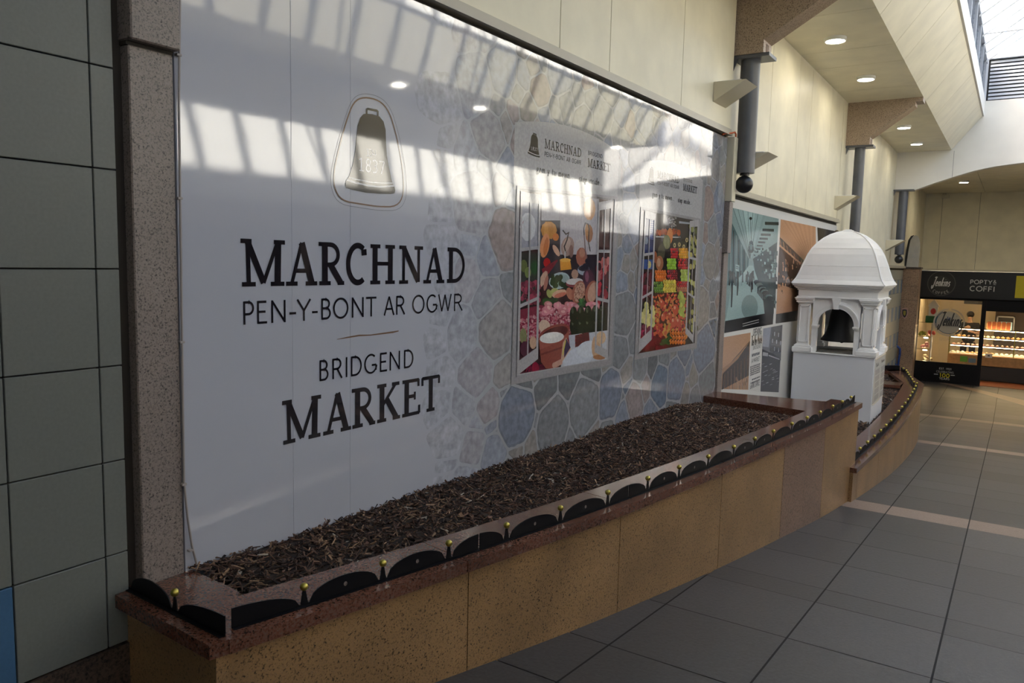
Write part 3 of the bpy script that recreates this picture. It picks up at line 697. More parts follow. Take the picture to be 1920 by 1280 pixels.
L_ = [(2.32, -.352, .002), (2.38, -.348, .006), (2.45, -.344, .007), (2.52, -.347, .005), (2.6, -.345, .007), (2.67, -.343, .008), (2.707, -.340, .005)]
for a, c in zip(L_[:-1], L_[1:]): rl.poly([(a[0], a[1]-a[2]/2), (c[0], c[1]-c[2]/2), (c[0], c[1]+c[2]/2), (a[0], a[1]+a[2]/2)], brown)
rl.build('brushed_rule', M_print, mural)
# --- bell emblem (traced in its own small grid, then laid on the sheet)
BE = lambda p: w1(580+p[0]/5.12, 160+p[1]/5.12)
em = Print(mapW1, .0022, .00003); ink = (.018, .014, .012)
def closedline(P, w_, col, pr, conv):
    Q = [conv(p) for p in P]; Q.append(Q[0]); pr.ribbon(Q, w_, col)
def smooth(P, it=2):
    for _ in range(it):
        Q = []; n = len(P)
        for k in range(n):
            A, B = P[k], P[(k+1) % n]; Q += [(A[0]*.75+B[0]*.25, A[1]*.75+B[1]*.25), (A[0]*.25+B[0]*.75, A[1]*.25+B[1]*.75)]
        P = Q
    return P
ring = [(500, 112), (650, 145), (745, 250), (805, 450), (850, 650), (880, 850), (885, 1050), (820, 1165), (640, 1165), (480, 1140), (290, 1110), (215, 990), (212, 830), (260, 610), (330, 350), (400, 160)]
closedline(smooth(ring), .0065, brown, em, BE)
ctr = (545, 640); closedline([(ctr[0]+(a-ctr[0])*1.085, ctr[1]+(b_-ctr[1])*1.07) for a, b_ in smooth(ring)], .0018, srgb(110, 110, 118), em, BE)
bell = [(520, 275), (580, 278), (650, 300), (690, 350), (710, 430), (714, 560), (722, 680), (745, 800), (770, 920), (795, 975), (803, 1010), (795, 1035), (760, 1042), (640, 1040), (520, 1030), (400, 1005), (330, 985), (323, 960), (330, 915), (360, 870), (395, 760), (420, 620), (432, 480), (440, 390), (465, 315), (495, 280)]
em.f = BE; em.poly(bell, ink); em.f = lambda p: p
em.ribbon([BE(p) for p in [(527, 285), (527, 235), (540, 228), (625, 245), (635, 255), (635, 305)]], .0095, ink)
wl = (.50, .52, .60)
em.ribbon([BE(p) for p in [(358, 885), (430, 903), (560, 930), (700, 938), (778, 938)]], .0045, wl)
em.ribbon([BE(p) for p in [(335, 905), (400, 930), (540, 962), (660, 975), (790, 965)]], .007, wl)
a, b_ = BE((445, 830)); c, _ = BE((700, 850)); h = BE((570, 705))[1]-BE((570, 835))[1]
em.text('1837', a, c, BE((570, 838))[1], h, SLAB, wl, .8)
a, b_ = BE((527, 680)); h = BE((545, 612))[1]-b_
em.glyph(SLAB['E'], a, BE((572, 680))[0], b_, h, wl, .8)
em.text('ST', BE((577, 660))[0], BE((622, 660))[0], b_+h*.38, h*.55, SANS, wl)
em.ribbon([BE((580, 667)), BE((618, 669))], .003, wl)
em.build('bell_emblem', M_print, mural)

# --- the two printed window scenes
def small_bell(pr, y0, y1_, z0, z1, col=(.02, .018, .018)):
    g = lambda p: (y0+(p[0]-323)/480*(y1_-y0), z0+(1040-p[1])/815*(z1-z0))
    pr.poly([g(p) for p in bell], col); pr.ribbon([g(p) for p in [(527, 285), (527, 235), (635, 250), (635, 305)]], .006, col)
    pr.ribbon([g(p) for p in [(335, 905), (400, 930), (540, 962), (660, 975), (790, 965)]], .004, (.6, .6, .62))
    pr.text('1837', g((430, 0))[0], g((710, 0))[0], g((0, 840))[1], (z1-z0)*.15, SLAB, (.6, .6, .62))
    q = [(g(p)) for p in ring]; q.append(q[0]); pr.ribbon(q, .0025, (.42, .40, .39))
def headline(pr, y0, W, dz=0, tk=1.0):
    """sign board wording; y0 = left edge of the board, W = its width"""
    k = W/1.29; Y = lambda y: y0+(y-3.65)*k; col = (.022, .02, .02); sf = (.05, .05, .052)
    small_bell(pr, Y(3.775), Y(3.905), .605+dz, .735+dz)
    pr.text('MARCHNAD', Y(3.955), Y(4.398), .666+dz, .055, SLAB, col, 1.15)
    pr.text('PEN-Y-BONT AR OGWR', Y(3.957), Y(4.397), .620+dz, .027, SANS, sf, 1.2)
    pr.ribbon([(Y(4.443), .737+dz), (Y(4.443), .615+dz)], .002, (.35, .35, .36))
    pr.text('BRIDGEND', Y(4.489), Y(4.686), .695+dz, .025, SANS, sf, 1.2)
    pr.text('MARKET', Y(4.488), Y(4.808), .618+dz, .055, SLAB, col, 1.15)
    pr.text('gam y tu mewn...', Y(3.873), Y(4.305), .520+dz, .046, SANS, col, 1.25)
    pr.text('step inside...', Y(4.384), Y(4.696), .516+dz, .046, SANS, col, 1.25)
def board(pr, y0, y1_, zt, zc, zb, col):
    """sign board with a gently arched top"""
    n = 12; top = [(y1_+(y0-y1_)*i/n, zt+(zc-zt)*(1-((i/n-.5)*2)**2)) for i in range(n+1)]
    pr.poly([(y0, zb), (y1_, zb)]+top, col)
FR = (.34, .33, .35); FR2 = (.20, .19, .21); FR3 = (.42, .41, .43)
def frame_and_shutters(pr, conv, outer, inner, L1, L2, w_=1):
    pass
def jit(rnd, c, a=.15): k = 1+rnd.uniform(-a, a); return tuple(max(0, min(1, q*k*(1+rnd.uniform(-.06, .06)))) for q in c)
def shutter(pr, quad, nv, nh, fw, col, bw=.10):
    """quad = 4 corners (tl, tr, br, bl) in grid units; draws stiles, rails and glazing bars"""
    tl, tr, br, bl = [np.array(q, float) for q in quad]
    P = lambda u, v: tuple((tl*(1-u)+tr*u)*(1-v)+(bl*(1-u)+br*u)*v)
    def q(u0, v0, u1, v1, c=col): pr.poly([P(u0, v0), P(u1, v0), P(u1, v1), P(u0, v1)], c)
    q(0, 0, fw, 1); q(1-fw, 0, 1, 1); q(0, 0, 1, .055); q(0, 1-bw, 1, 1)
    for i in range(1, nh): v = i/nh*(1-bw)+.01; q(0, v-.010, 1, v+.010)
    for i in range(1, nv): u = i/nv; q(u-.035, 0, u+.035, 1-bw, tuple(c*.82 for c in col))
def scene_food():
    conv = lambda p: w1(940+p[0]/3.283, 340+p[1]/3.283)
    pr = Print(mapW1, .0024, .000003); rnd = random.Random(5)
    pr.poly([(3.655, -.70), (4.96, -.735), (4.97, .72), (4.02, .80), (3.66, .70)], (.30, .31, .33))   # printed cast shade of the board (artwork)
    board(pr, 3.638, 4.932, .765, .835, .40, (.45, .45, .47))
    pr.f = conv
    # window frame
    pr.poly([(80, 25), (705, 95), (665, 1125), (45, 1250)], FR)
    pr.poly([(98, 45), (690, 110), (650, 1105), (75, 1205)], FR2)
    pr.poly([(102, 55), (680, 118), (645, 1095), (88, 1190)], (.055, .02, .022))
    # back curtain
    pr.poly([(235, 70), (590, 110), (585, 500), (230, 480)], (.50, .48, .52))
    for i in range(26):
        x = 345+i*9; pr.poly([(x, 90), (x+3, 90), (x+3, 470), (x, 470)], (.36, .34, .39))
    pr.poly([(225, 240), (350, 240), (350, 620), (225, 620)], (.035, .03, .04)); pr.poly([(340, 450), (590, 450), (600, 640), (330, 640)], (.03, .02, .028))
    pr.poly([(105, 80), (220, 90), (215, 420), (105, 410)], (.33, .34, .40)); pr.ell(150, 280, 50, 90, (.55, .57, .62)); pr.ell(140, 255, 22, 22, (.25, .06, .06)); pr.ell(150, 265, 30, 60, (.48, .50, .56))
    # hanging and squashes
    pr.ell(280, 300, 50, 55, (.55, .25, .06)); pr.ell(262, 300, 14, 55, (.62, .30, .08)); pr.ell(295, 305, 14, 52, (.50, .22, .05)); pr.ell(322, 342, 20, 24, (.60, .20, .05)); pr.ell(255, 395, 28, 75, (.66, .27, .12), .15, 16); pr.ell(262, 400, 14, 58, (.50, .17, .06), .15)
    pr.ell(325, 425, 15, 40, (.62, .38, .28), -.5); pr.ell(530, 170, 38, 70, (.62, .36, .20)); pr.ell(528, 320, 24, 56, (.36, .17, .09)); pr.ell(515, 300, 12, 40, (.48, .25, .12))
    pr.ell(395, 400, 40, 62, (.36, .25, .22), .2, 14); pr.ell(390, 390, 22, 45, (.48, .35, .30), .3); pr.ell(418, 430, 14, 40, (.24, .14, .12)); pr.ell(470, 400, 30, 45, (.5, .46, .48)); pr.ell(482, 465, 35, 60, (.36, .13, .09)); pr.ell(485, 440, 18, 30, (.46, .22, .15))
    pr.ribbon([(365, 300), (385, 325), (402, 315), (392, 360), (375, 400), (385, 440)], 7, (.06, .05, .05))
    pr.ribbon([(380, 430), (380, 540)], 8, (.5, .5, .52))
    pr.ribbon([(498, 330), (495, 290), (505, 255), (522, 262), (528, 290), (525, 380), (535, 430)], 6, (.09, .07, .07)); pr.ribbon([(498, 330), (505, 430), (520, 520)], 6, (.18, .12, .12))
    pr.ell(268, 500, 22, 30, (.45, .02, .02)); pr.ell(300, 520, 26, 20, (.05, .04, .05)); pr.poly([(235, 540), (330, 480), (335, 490), (255, 600)], (.20, .02, .03))
    pr.poly([(348, 480), (410, 478), (420, 540), (352, 548)], (.72, .32, .05)); pr.ell(382, 484, 34, 12, (.80, .44, .10))
    pr.ell(245, 600, 20, 55, (.55, .36, .28), .4); pr.ell(262, 625, 12, 50, (.40, .18, .14), .2)
    # olives on a plate
    pr.ell(345, 610, 66, 50, (.42, .52, .55), -.35, 18); pr.ell(350, 612, 56, 40, (.30, .38, .38), -.35, 16)
    for i in range(16): pr.ell(300+rnd.random()*85, 580+rnd.random()*65, 14, 17, jit(rnd, (.035, .06, .02), .5))
    pr.ell(495, 545, 38, 32, (.30, .34, .42), 0, 14); pr.ell(495, 535, 34, 18, (.06, .05, .06))
    for i in range(14): pr.ell(480+rnd.random()*90, 480+rnd.random()*55, 13, 14, jit(rnd, (.02, .018, .03), .5))
    pr.ell(440, 625, 56, 26, (.22, .05, .06), -.1, 16); pr.ell(438, 615, 52, 20, (.62, .58, .60), -.1, 14); pr.ell(440, 570, 22, 30, (.42, .26, .20)); 
    pr.ell(525, 600, 36, 60, (.10, .035, .06), -.1, 16); pr.ell(515, 585, 12, 35, (.22, .09, .14))
    # dark middle, leaves, limes
    pr.poly([(100, 440), (230, 440), (225, 740), (100, 760)], (.05, .05, .04))
    pr.ell(125, 520, 22, 40, (.12, .14, .05)); pr.ell(150, 560, 20, 35, (.20, .25, .08)); pr.ell(190, 530, 22, 45, (.03, .09, .03))
    for x_, y_, rx, ry, c in ((282, 690, 16, 28, (.34, .36, .12)), (315, 680, 28, 24, (.42, .43, .16)), (262, 740, 24, 26, (.05, .12, .03)), (300, 735, 40, 16, (.04, .09, .03)), (345, 690, 48, 24, (.68, .42, .30)), (350, 698, 40, 14, (.58, .18, .12)), (410, 690, 22, 40, (.45, .18, .12))): pr.ell(x_, y_, rx, ry, c, -.3)
    # bread slices
    for x_, y_ in ((462, 680), (545, 680)): pr.ell(x_, y_, 40, 72, (.36, .13, .09), .25, 16); pr.ell(x_+6, y_, 30, 62, (.55, .33, .25), .25, 16)
    for i in range(60): pr.ell(440+rnd.random()*60, 630+rnd.random()*100, 4, 6, jit(rnd, (.36, .18, .13), .4), n=6)
    # side columns
    for i in range(60): pr.ell(105+rnd.random()*115, 620+rnd.random()*130, 12, 16, jit(rnd, (.26, .05, .08), .5))
    for i in range(50): pr.ell(580+rnd.random()*70, 480+rnd.random()*260, 12, 26, jit(rnd, rnd.choice([(.36, .03, .05), (.45, .14, .14), (.10, .03, .04)]), .4))
    # salami texture
    pr.poly([(95, 790), (230, 760), (440, 800), (560, 780), (600, 1000), (400, 1000), (95, 960)], (.22, .035, .06))
    for i in range(620): 
        x_ = 95+rnd.random()*350; y_ = 780+rnd.random()*150+(80-x_*.2 if x_ < 220 else 0)
        pr.ell(x_, y_, 5+rnd.random()*5, 5+rnd.random()*4, jit(rnd, rnd.choice([(.34, .06, .10), (.46, .14, .18), (.60, .33, .36), (.24, .03, .06), (.52, .22, .25)]), .2), rnd.random()*3, 6)
    for i in range(26):
        x_ = 250+rnd.random()*330; y_ = 755+rnd.random()*55; pr.ell(x_, y_, 26, 20, jit(rnd, (.62, .24, .28), .2), rnd.random()*3, 10); pr.ell(x_+4, y_-3, 14, 9, jit(rnd, (.74, .40, .42), .12), rnd.random()*3, 8)
    for i in range(9): pr.ell(470+rnd.random()*30, 725+rnd.random()*40, 16, 9, jit(rnd, (.06, .15, .05), .3), rnd.random()*3)
    # stuffed vine leaves
    pr.poly([(410, 860), (640, 780), (645, 930), (415, 945)], (.012, .015, .01))
    for i in range(5):
        for j in range(2): pr.ell(430+i*45, 890-j*70-i*3, 24, 52, jit(rnd, (.032, .036, .018), .25), 0, 12); pr.ell(424+i*45, 865-j*70-i*3, 7, 20, (.10, .11, .07))
    # white bowls and cloth
    pr.poly([(400, 945), (640, 915), (645, 1095), (350, 1150), (370, 1050), (410, 1040)], (.52, .54, .62)); pr.poly([(440, 945), (525, 925), (530, 990), (440, 1020)], (.16, .045, .04))
    pr.ell(455, 1085, 98, 62, (.60, .64, .74), -.35, 20); pr.ell(520, 1030, 70, 50, (.66, .70, .78), -.3, 16); pr.ell(570, 1020, 28, 75, (.62, .40, .26), 0, 14); pr.ell(600, 960, 30, 40, (.66, .46, .30)); pr.ell(590, 1080, 40, 16, (.42, .20, .10))
    # earthenware pot
    pr.ell(250, 890, 36, 40, (.66, .48, .38), 0, 14); pr.poly([(215, 970), (230, 1110), (260, 1150), (330, 1150), (355, 1110), (400, 950)], (.30, .08, .06)); pr.poly([(216, 975), (405, 900), (400, 960), (222, 1035)], (.36, .11, .085)); pr.poly([(222, 1060), (372, 1010), (370, 1022), (224, 1072)], (.20, .05, .04))
    pr.ell(310, 930, 100, 46, (.27, .07, .055), -.36, 24); pr.ell(312, 936, 88, 38, (.12, .03, .028), -.36, 22); pr.ell(296, 960, 76, 34, (.74, .74, .74), -.12, 18); pr.ell(300, 945, 46, 18, (.85, .84, .83), -.2, 14)
    pr.poly([(350, 1110), (365, 990), (385, 958), (415, 1030), (345, 1130)], (.62, .42, .30)); pr.poly([(372, 1000), (385, 965), (412, 1020), (372, 1085)], (.08, .05, .10)); pr.poly([(360, 1060), (378, 975), (384, 980), (364, 1075)], (.62, .55, .12))
    for i in range(6): pr.ell(310+i*8, 1130-i*4, 12, 18, (.62, .36, .28))
    for i in range(26): pr.ell(95+rnd.random()*150, 1150+rnd.random()*30-rnd.random()*20, 18, 22, jit(rnd, (.14, .01, .03), .5))
    pr.ell(195, 1145, 22, 36, (.30, .02, .05)); pr.ell(120, 950, 22, 50, (.24, .24, .12)); pr.ell(130, 1030, 30, 50, (.10, .03, .05)); pr.ell(180, 990, 22, 40, (.55, .36, .26))
    # clean edge of the frame, then the shutters
    pr.poly([(45, 1250), (665, 1125), (655, 1092), (84, 1192)], FR); pr.poly([(84, 1192), (655, 1092), (652, 1088), (85, 1184)], FR3)
    pr.poly([(665, 1125), (705, 95), (684, 100), (646, 1100)], FR); pr.poly([(45, 1250), (80, 25), (96, 30), (70, 1235)], FR); pr.poly([(80, 25), (705, 95), (703, 110), (95, 45)], FR)
    shutter(pr, [(104, 60), (228, 85), (211, 1090), (80, 1195)], 2, 3, .10, FR3, .075)
    shutter(pr, [(582, 130), (672, 110), (643, 1092), (560, 1050)], 2, 3, .12, FR3, .055)
    hp = Print(mapW1, .0027, .000008); headline(hp, 3.65, 1.29); hp.build('sign_board_lettering', M_print, mural)
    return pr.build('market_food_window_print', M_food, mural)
scene_food()
def scene_fruit():
    conv = lambda p: w1(1180+p[0]/3.556, 330+p[1]/3.556)
    pr = Print(mapW1, .0024, .000003); rnd = random.Random(9)
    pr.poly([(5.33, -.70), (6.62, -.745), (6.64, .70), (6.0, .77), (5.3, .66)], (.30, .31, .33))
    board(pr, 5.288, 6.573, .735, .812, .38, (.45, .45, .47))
    pr.f = conv
    pr.poly([(62, 205), (462, 285), (435, 1140), (20, 1225)], FR); pr.poly([(78, 228), (450, 300), (425, 1118), (40, 1195)], FR2); pr.poly([(85, 238), (445, 305), (422, 1112), (52, 1180)], (.02, .016, .014))
    # dim shop back with shelf
    pr.poly([(160, 245), (440, 300), (435, 470), (160, 450)], (.055, .045, .04)); pr.poly([(165, 400), (330, 405), (330, 412), (165, 408)], (.5, .5, .5)); pr.poly([(320, 300), (400, 310), (400, 322), (320, 315)], (.36, .38, .42))
    for i in range(60): pr.ell(245+rnd.random()*60, 270+rnd.random()*110, 5, 5, jit(rnd, (.28, .27, .26), .5), n=6)
    for i in range(9): pr.ell(175+i*18, 370+rnd.random()*12, 12, 22, jit(rnd, (.40, .09, .03), .3))
    # left pane: blue shop; right pane: green
    pr.poly([(88, 250), (160, 262), (150, 520), (80, 520)], (.03, .05, .16)); pr.poly([(120, 280), (158, 288), (155, 420), (118, 420)], (.06, .09, .28))
    for i in range(10): pr.poly([(120, 290+i*14), (157, 296+i*14), (157, 299+i*14), (120, 293+i*14)], (.16, .20, .40))
    pr.ell(100, 430, 14, 26, (.25, .3, .36)); pr.poly([(72, 555), (150, 555), (148, 620), (70, 620)], (.05, .10, .30)); pr.ell(122, 590, 12, 26, (.45, .42, .18))
    # big squash, marrow
    pr.ell(258, 400, 21, 54, (.66, .24, .07), .05, 16); pr.ell(238, 440, 26, 48, (.18, .18, .08), 0, 14)
    for k in range(4): pr.ell(222+k*10, 440, 3, 44, (.34, .35, .18))
    pr.ell(200, 510, 26, 60, (.11, .10, .06), .1, 14); pr.ell(190, 580, 26, 50, (.36, .15, .08), 0, 14); pr.ell(185, 575, 12, 30, (.50, .30, .20)); pr.ell(160, 540, 14, 40, (.30, .10, .05))
    for x_, y_ in ((290, 455), (322, 450), (352, 465), (372, 420), (433, 430), (400, 400)): pr.ell(x_, y_, 15, 44, (.035, .04, .018), 0, 12); pr.ell(x_, y_+6, 9, 16, (.45, .38, .18)); pr.ell(x_, y_+6, 4, 7, (.16, .09, .04))
    def heap(x0, y0, x1_, y1, nx, ny, c, rx, ry, hi=True):
        pr.poly([(x0, y0), (x1_, y0), (x1_, y1), (x0, y1)], tuple(q*.12 for q in c))
        for j in range(ny):
            for i in range(nx):
                x_ = x0+(i+.5+(j % 2)*.3)*(x1_-x0)/nx; y_ = y0+(j+.5)*(y1-y0)/ny
                cc = jit(rnd, c, .28); pr.ell(x_, y_, rx*.86, ry*.86, cc, 0, 10)
                if hi: pr.ell(x_-rx*.2, y_-ry*.35, rx*.22, ry*.16, mixc(cc, (1, 1, .9), .3), 0, 5)
    RED, ORG, GRN, YEL, DRD, LIM = (.42, .025, .03), (.68, .17, .03), (.28, .50, .05), (.62, .50, .08), (.20, .015, .03), (.42, .55, .10)
    heap(262, 480, 312, 548, 5, 4, RED, 7, 12); heap(318, 480, 378, 548, 5, 4, (.72, .34, .03), 8, 12)
    heap(238, 548, 298, 622, 5, 4, GRN, 8, 13); heap(312, 550, 376, 622, 5, 4, RED, 8, 13)
    heap(158, 628, 232, 700, 5, 4, ORG, 9, 15); heap(240, 628, 308, 690, 5, 4, (.30, .03, .04), 8, 13); heap(330, 622, 390, 702, 5, 4, LIM, 9, 15)
    heap(150, 705, 210, 775, 4, 4, (.12, .22, .04), 9, 15); heap(212, 692, 298, 790, 5, 4, YEL, 11, 18); heap(300, 702, 376, 742, 6, 3, RED, 8, 12); heap(302, 740, 372, 792, 5, 3, (.46, .16, .08), 9, 13)
    pr.poly([(150, 780), (380, 770), (365, 1125), (55, 1180), (130, 1000)], (.10, .02, .012))
    for i in range(330):
        x_ = 145+rnd.random()*225; y_ = 785+rnd.random()*290; s_ = 7+(y_-785)/290*7
        pr.ell(x_, y_, s_*.8, s_*1.25, jit(rnd, rnd.choice([(.55, .10, .05), (.62, .16, .07), (.46, .06, .04), (.66, .24, .10), (.40, .04, .05), (.58, .30, .08)]), .2), rnd.random()-.5, 8)
    for i in range(26): pr.ell(318+rnd.random()*34, 780+rnd.random()*150, 10, 17, jit(rnd, (.42, .48, .10), .2))
    for x_, y_, s_ in ((295, 890, 24), (282, 975, 22), (315, 975, 20), (212, 940, 17), (205, 850, 17), (260, 930, 16)): pr.ell(x_, y_, s_*.85, s_*1.6, jit(rnd, (.58, .10, .06), .1), 0, 14); pr.ell(x_-5, y_-14, s_*.3, s_*.5, (.74, .36, .24))
    for i in range(50): pr.ell(60+rnd.random()*170, 1060+rnd.random()*90, 13, 17, jit(rnd, (.20, .012, .02), .5))
    heap(250, 1030, 362, 1120, 6, 3, (.66, .17, .03), 11, 19)
    for i in range(12): pr.ell(200+rnd.random()*60, 1040+rnd.random()*80, 16, 8, jit(rnd, (.05, .13, .03), .4), rnd.random()*3)
    # left side column of fruit
    for i in range(26): pr.ell(75+rnd.random()*65, 640+rnd.random()*180, 12, 17, jit(rnd, (.16, .012, .03), .5))
    for i in range(22): pr.ell(72+rnd.random()*75, 850+rnd.random()*150, 15, 24, jit(rnd, (.60, .55, .22), .2))
    for i in range(20): pr.ell(65+rnd.random()*70, 1000+rnd.random()*90, 15, 19, jit(rnd, (.28, .02, .07), .4))
    for i in range(50): pr.ell(385+rnd.random()*55, 330+rnd.random()*720, 10, 20, jit(rnd, rnd.choice([(.24, .25, .09), (.40, .38, .12), (.12, .13, .06)]), .3))
    pr.poly([(20, 1225), (435, 1140), (425, 1112), (50, 1180)], FR); pr.poly([(435, 1140), (462, 285), (448, 288), (422, 1118)], FR); pr.poly([(20, 1225), (62, 205), (78, 212), (42, 1205)], FR); pr.poly([(62, 205), (462, 285), (460, 298), (78, 225)], FR)
    shutter(pr, [(90, 228), (163, 250), (134, 1090), (45, 1180)], 2, 3, .13, FR3, .09)
    shutter(pr, [(390, 300), (452, 290), (415, 1115), (360, 1045)], 2, 3, .15, FR3, .06)
    hp = Print(mapW1, .0027, .000008); headline(hp, 5.30, 1.27, -.008); hp.build('sign_board_lettering', M_print, mural)
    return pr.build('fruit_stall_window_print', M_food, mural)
scene_fruit()

# ================================================================== near left: tiled wall, skirting, granite pilaster, cables
def tiles_near():
    b = MB(); b.box(-2.60, -2.462, -5, 1.40, -3.3, CEIL); o = struct('wall_near', b, M_grout)
    t = MB(); tb = MB(); z0 = -1.322; hgt = .3165; wdt = .281
    for r in range(13):
        za = z0+r*hgt; zb = min(za+hgt, CEIL)
        if za > CEIL: break
        ys_ = [1.393, 1.316]; y = 1.316
        while y > -2.5: y -= .281; ys_.append(y)
        for k, (yb, ya) in enumerate(zip(ys_[:-1], ys_[1:])):
            tgt = tb if (k % 5 == 2 and r == 0) else t
            tgt.bbox(-2.47, -2.444, ya+.0022, yb-.0022, za+.0022, zb-.0022, .0018)
    t.build('grey_green_tiles', M_tile, o); tb.build('blue_tiles', M_tileblue, o)
    s_ = MB(); s_.box(-2.47, -2.436, -3, 1.393, -1.75, -1.326); k = s_.build('baseboard_near', M_gdark); k['kind'] = 'structure'
    q = MB(); q.box(-2.60, -2.47, 1.393, 1.60, -3.0, CEIL); o2 = struct('trim_10', q, M_creamdark)
tiles_near()
p = thing('granite_pilaster', 'grey and pink speckled granite pilaster between the tiled wall and the white mural', 'pilaster', (-2.44, 1.51, -1.6))
b = MB(); b.bbox(-2.49, -2.425, 1.432, 1.588, -1.8, .66, .004); b.build('lower_shaft', M_gpil, p)
b = MB(); b.bbox(-2.49, -2.395, 1.425, 1.598, .672, 2.5, .005); b.build('upper_block', M_gpil, p)
b = MB(); b.box(-2.49, -2.43, 1.428, 1.590, .66, .672); b.build('dark_joint', M_creamdark, p)  # thin dark joint between lower shaft and upper block
# cable clipped to the left edge of the mural
def cable():
    t = thing('clipped_cable', 'thin grey cable clipped down the left edge of the white mural', 'cable', (-2.42, 1.61, -1.15))
    b = MB(); pts = []
    for a, b_ in ((332, 0), (331, 120), (330, 200), (332, 330), (334, 480), (336, 620), (338, 780), (340, 900), (347, 970), (355, 1020), (366, 1062), (372, 1085)):
        y, z = w1(a, b_); pts.append((x1(y)+.022, y-.004, z))
    b.tube(pts, .0042, 8); b.build('cable_run', M_cable, t)
    for a, b_ in ((330, 105), (332, 372), (336, 640), (340, 905), (353, 1028)):
        y, z = w1(a, b_); c = MB(); c.bbox(x1(y)+.008, x1(y)+.028, y-.014, y+.004, z-.004, z+.004, .001); c.build('clip', M_cable, t)
cable()
def cover_strip():
    t = thing('cover_strip', 'tall grey-green metal cover box at the right edge of the mural below the first bracket', 'cover strip', (-2.30, 7.23, -.1))
    b = MB(); b.bbox(-2.35, -2.27, 7.165, 7.27, .60, 1.19, .004); b.build('box_cover', M_creamtrim, t)
    b = MB(); b.bbox(-2.35, -2.285, 7.162, 7.262, .12, .595, .004); b.build('granite_cover', M_gpil, t)
    p = thing('granite_mullion', 'narrow granite strip between the stone-pattern mural and the old photograph display', 'mullion', (-2.3, 7.24, -1.2))
    b = MB(); b.bbox(-2.35, -2.318, 7.172, 7.300, -1.28, .12, .004); b.build('strip', M_gpil, p)
    t = thing('orange_cable', 'short loop of orange cable over the top right corner of the mural', 'cable', (-2.28, 7.15, 1.2))
    b = MB(); b.tube([(-2.33, 6.98, 1.185), (-2.315, 7.02, 1.20), (-2.29, 7.12, 1.215), (-2.285, 7.2, 1.235), (-2.29, 7.25, 1.225), (-2.30, 7.28, 1.19)], .008, 8); b.build('loop', M_orange, t)
cover_strip()

# ================================================================== columns, brackets, wedge lamps, ceiling lights
def column(y, zt, zb, r, label, blabel, d=0, ball=True, haunch=True, x=-2.19):
    t = thing('hanging_column', label, 'column', (x, y, zb), 'grey tube columns hanging under the granite brackets')
    b = MB(); b.lathe(x, y, [(r, zb), (r, zt-.03)], 28); b.build('tube', M_steel, t, smooth=True)
    b = MB(); b.box(-2.45+.06, x+.20, y-.12, y+.13, zt-.03, zt); b.prism([(-2.34, y-.12, zt-.03), (-2.30, y-.12, zt-.03), (-2.34, y-.12, zt-.13)], (0, .02, 0)); b.build('top_plate', M_steel, t)
    b = MB(); b.lathe(x, y, [(r*.5, zb-.02), (r*.5, zb)], 16); b.sphere((x, y, zb-.02-r*.93), r*.93, 24, 16); b.build('ball_end', M_blackball, t, smooth=True)
    if haunch:
        h = thing('granite_bracket', blabel, 'bracket', (-2.0, y, zt), 'granite brackets carrying the soffit')
        a, c = y-.14, y+.12
        P = [(-2.40, a, zt), (x+.15, a, zt), (x+.15, a, zt+.11), (XS-.10, a, CEIL-.11), (XS-.10, a, CEIL-.06), (XS, a, CEIL-.06), (XS, a, CEIL), (-2.40, a, CEIL)]
        b = MB(); b.prism(P, (0, c-a, 0)); b.build('haunch', M_ghaunch, h)
        b = MB(); b.lathe(a-.002, 0, [(0.001, 0), (.001, 0)], 6) if False else None
        b = MB(); b.box(x+.149, x+.153, y-.05, y+.03, zt+.02, zt+.09); b.build('end_plug', M_gcope, h)
column(7.34, 1.93, .87, .088, 'grey tube column with a black ball end, first from the camera beside the mural', 'speckled granite bracket over the first and nearest grey tube column', x=-2.215)
column(13.0, 1.88, .28, .076, 'grey tube column rising behind the white bell turret', 'speckled granite bracket over the second column behind the turret', x=-2.16)
column(18.62, 1.715, .33, .092, 'grey tube column with black ball end under the far arch beside the bakery', '', haunch=False, x=-2.16)
def wedge(y0, y1_, z, zb, xt, label, xb=-2.35):
    t = thing('wedge_lamp', label, 'wall lamp', (xb, (y0+y1_)/2, zb), 'cream wedge shaped wall lamps')
    b = MB(); b.prism([(xb, y0, z), (xb, y0, zb), (xt, y0, z-.004)], (0, y1_-y0, 0)); b.build('wedge_body', M_creamtrim if xb < -9 else MATS['cream_trim'], t)
    q = MB(); q.box(xb+.02, xt-.05, y0+.02, y1_-.02, z, z+.006); q.build('glass_top', M_whiteframe, t)
wedge(6.67, 7.01, 1.587, 1.42, -2.045, 'cream wedge shaped wall lamp above the mural, left of the first column', x1(6.8)+.03)
wedge(7.43, 7.78, 1.075, .905, -2.03, 'cream wedge shaped wall lamp half hidden behind the first column')
wedge(12.3, 12.60, 1.075, .875, -2.04, 'cream wedge shaped wall lamp above the dome of the turret')
wedge(17.9, 18.25, .62, .40, -2.0, 'cream wedge shaped wall lamp beside the farthest column')
M_lampfar = mat('lamp_diffuser_far', (1, 1, 1), .4, emis=(1, .90, .68), es=130)
def downlight(x, y, z, label, r=.115, warm=False, power=None, grp='round white ceiling lights'):
    t = thing('ceiling_light', label, 'ceiling light', (x, y, z-.03), grp)
    b = MB(); b.lathe(x, y, [(r, z), (r, z-.035), (r-.012, z-.042), (r-.018, z-.036)], 32, cap=False); b.build('rim', M_rim, t, smooth=True)
    b = MB(); b.lathe(x, y, [(r-.016, z-.037), (r-.018, z-.034)], 32); b.build('diffuser', M_lampfar if z < 2.4 else M_lamp, t)
downlight(-1.86, 9.21, CEIL, 'round ceiling light nearest the camera on the left soffit')
downlight(-1.855, 11.23, CEIL, 'round ceiling light second from the camera on the left soffit')
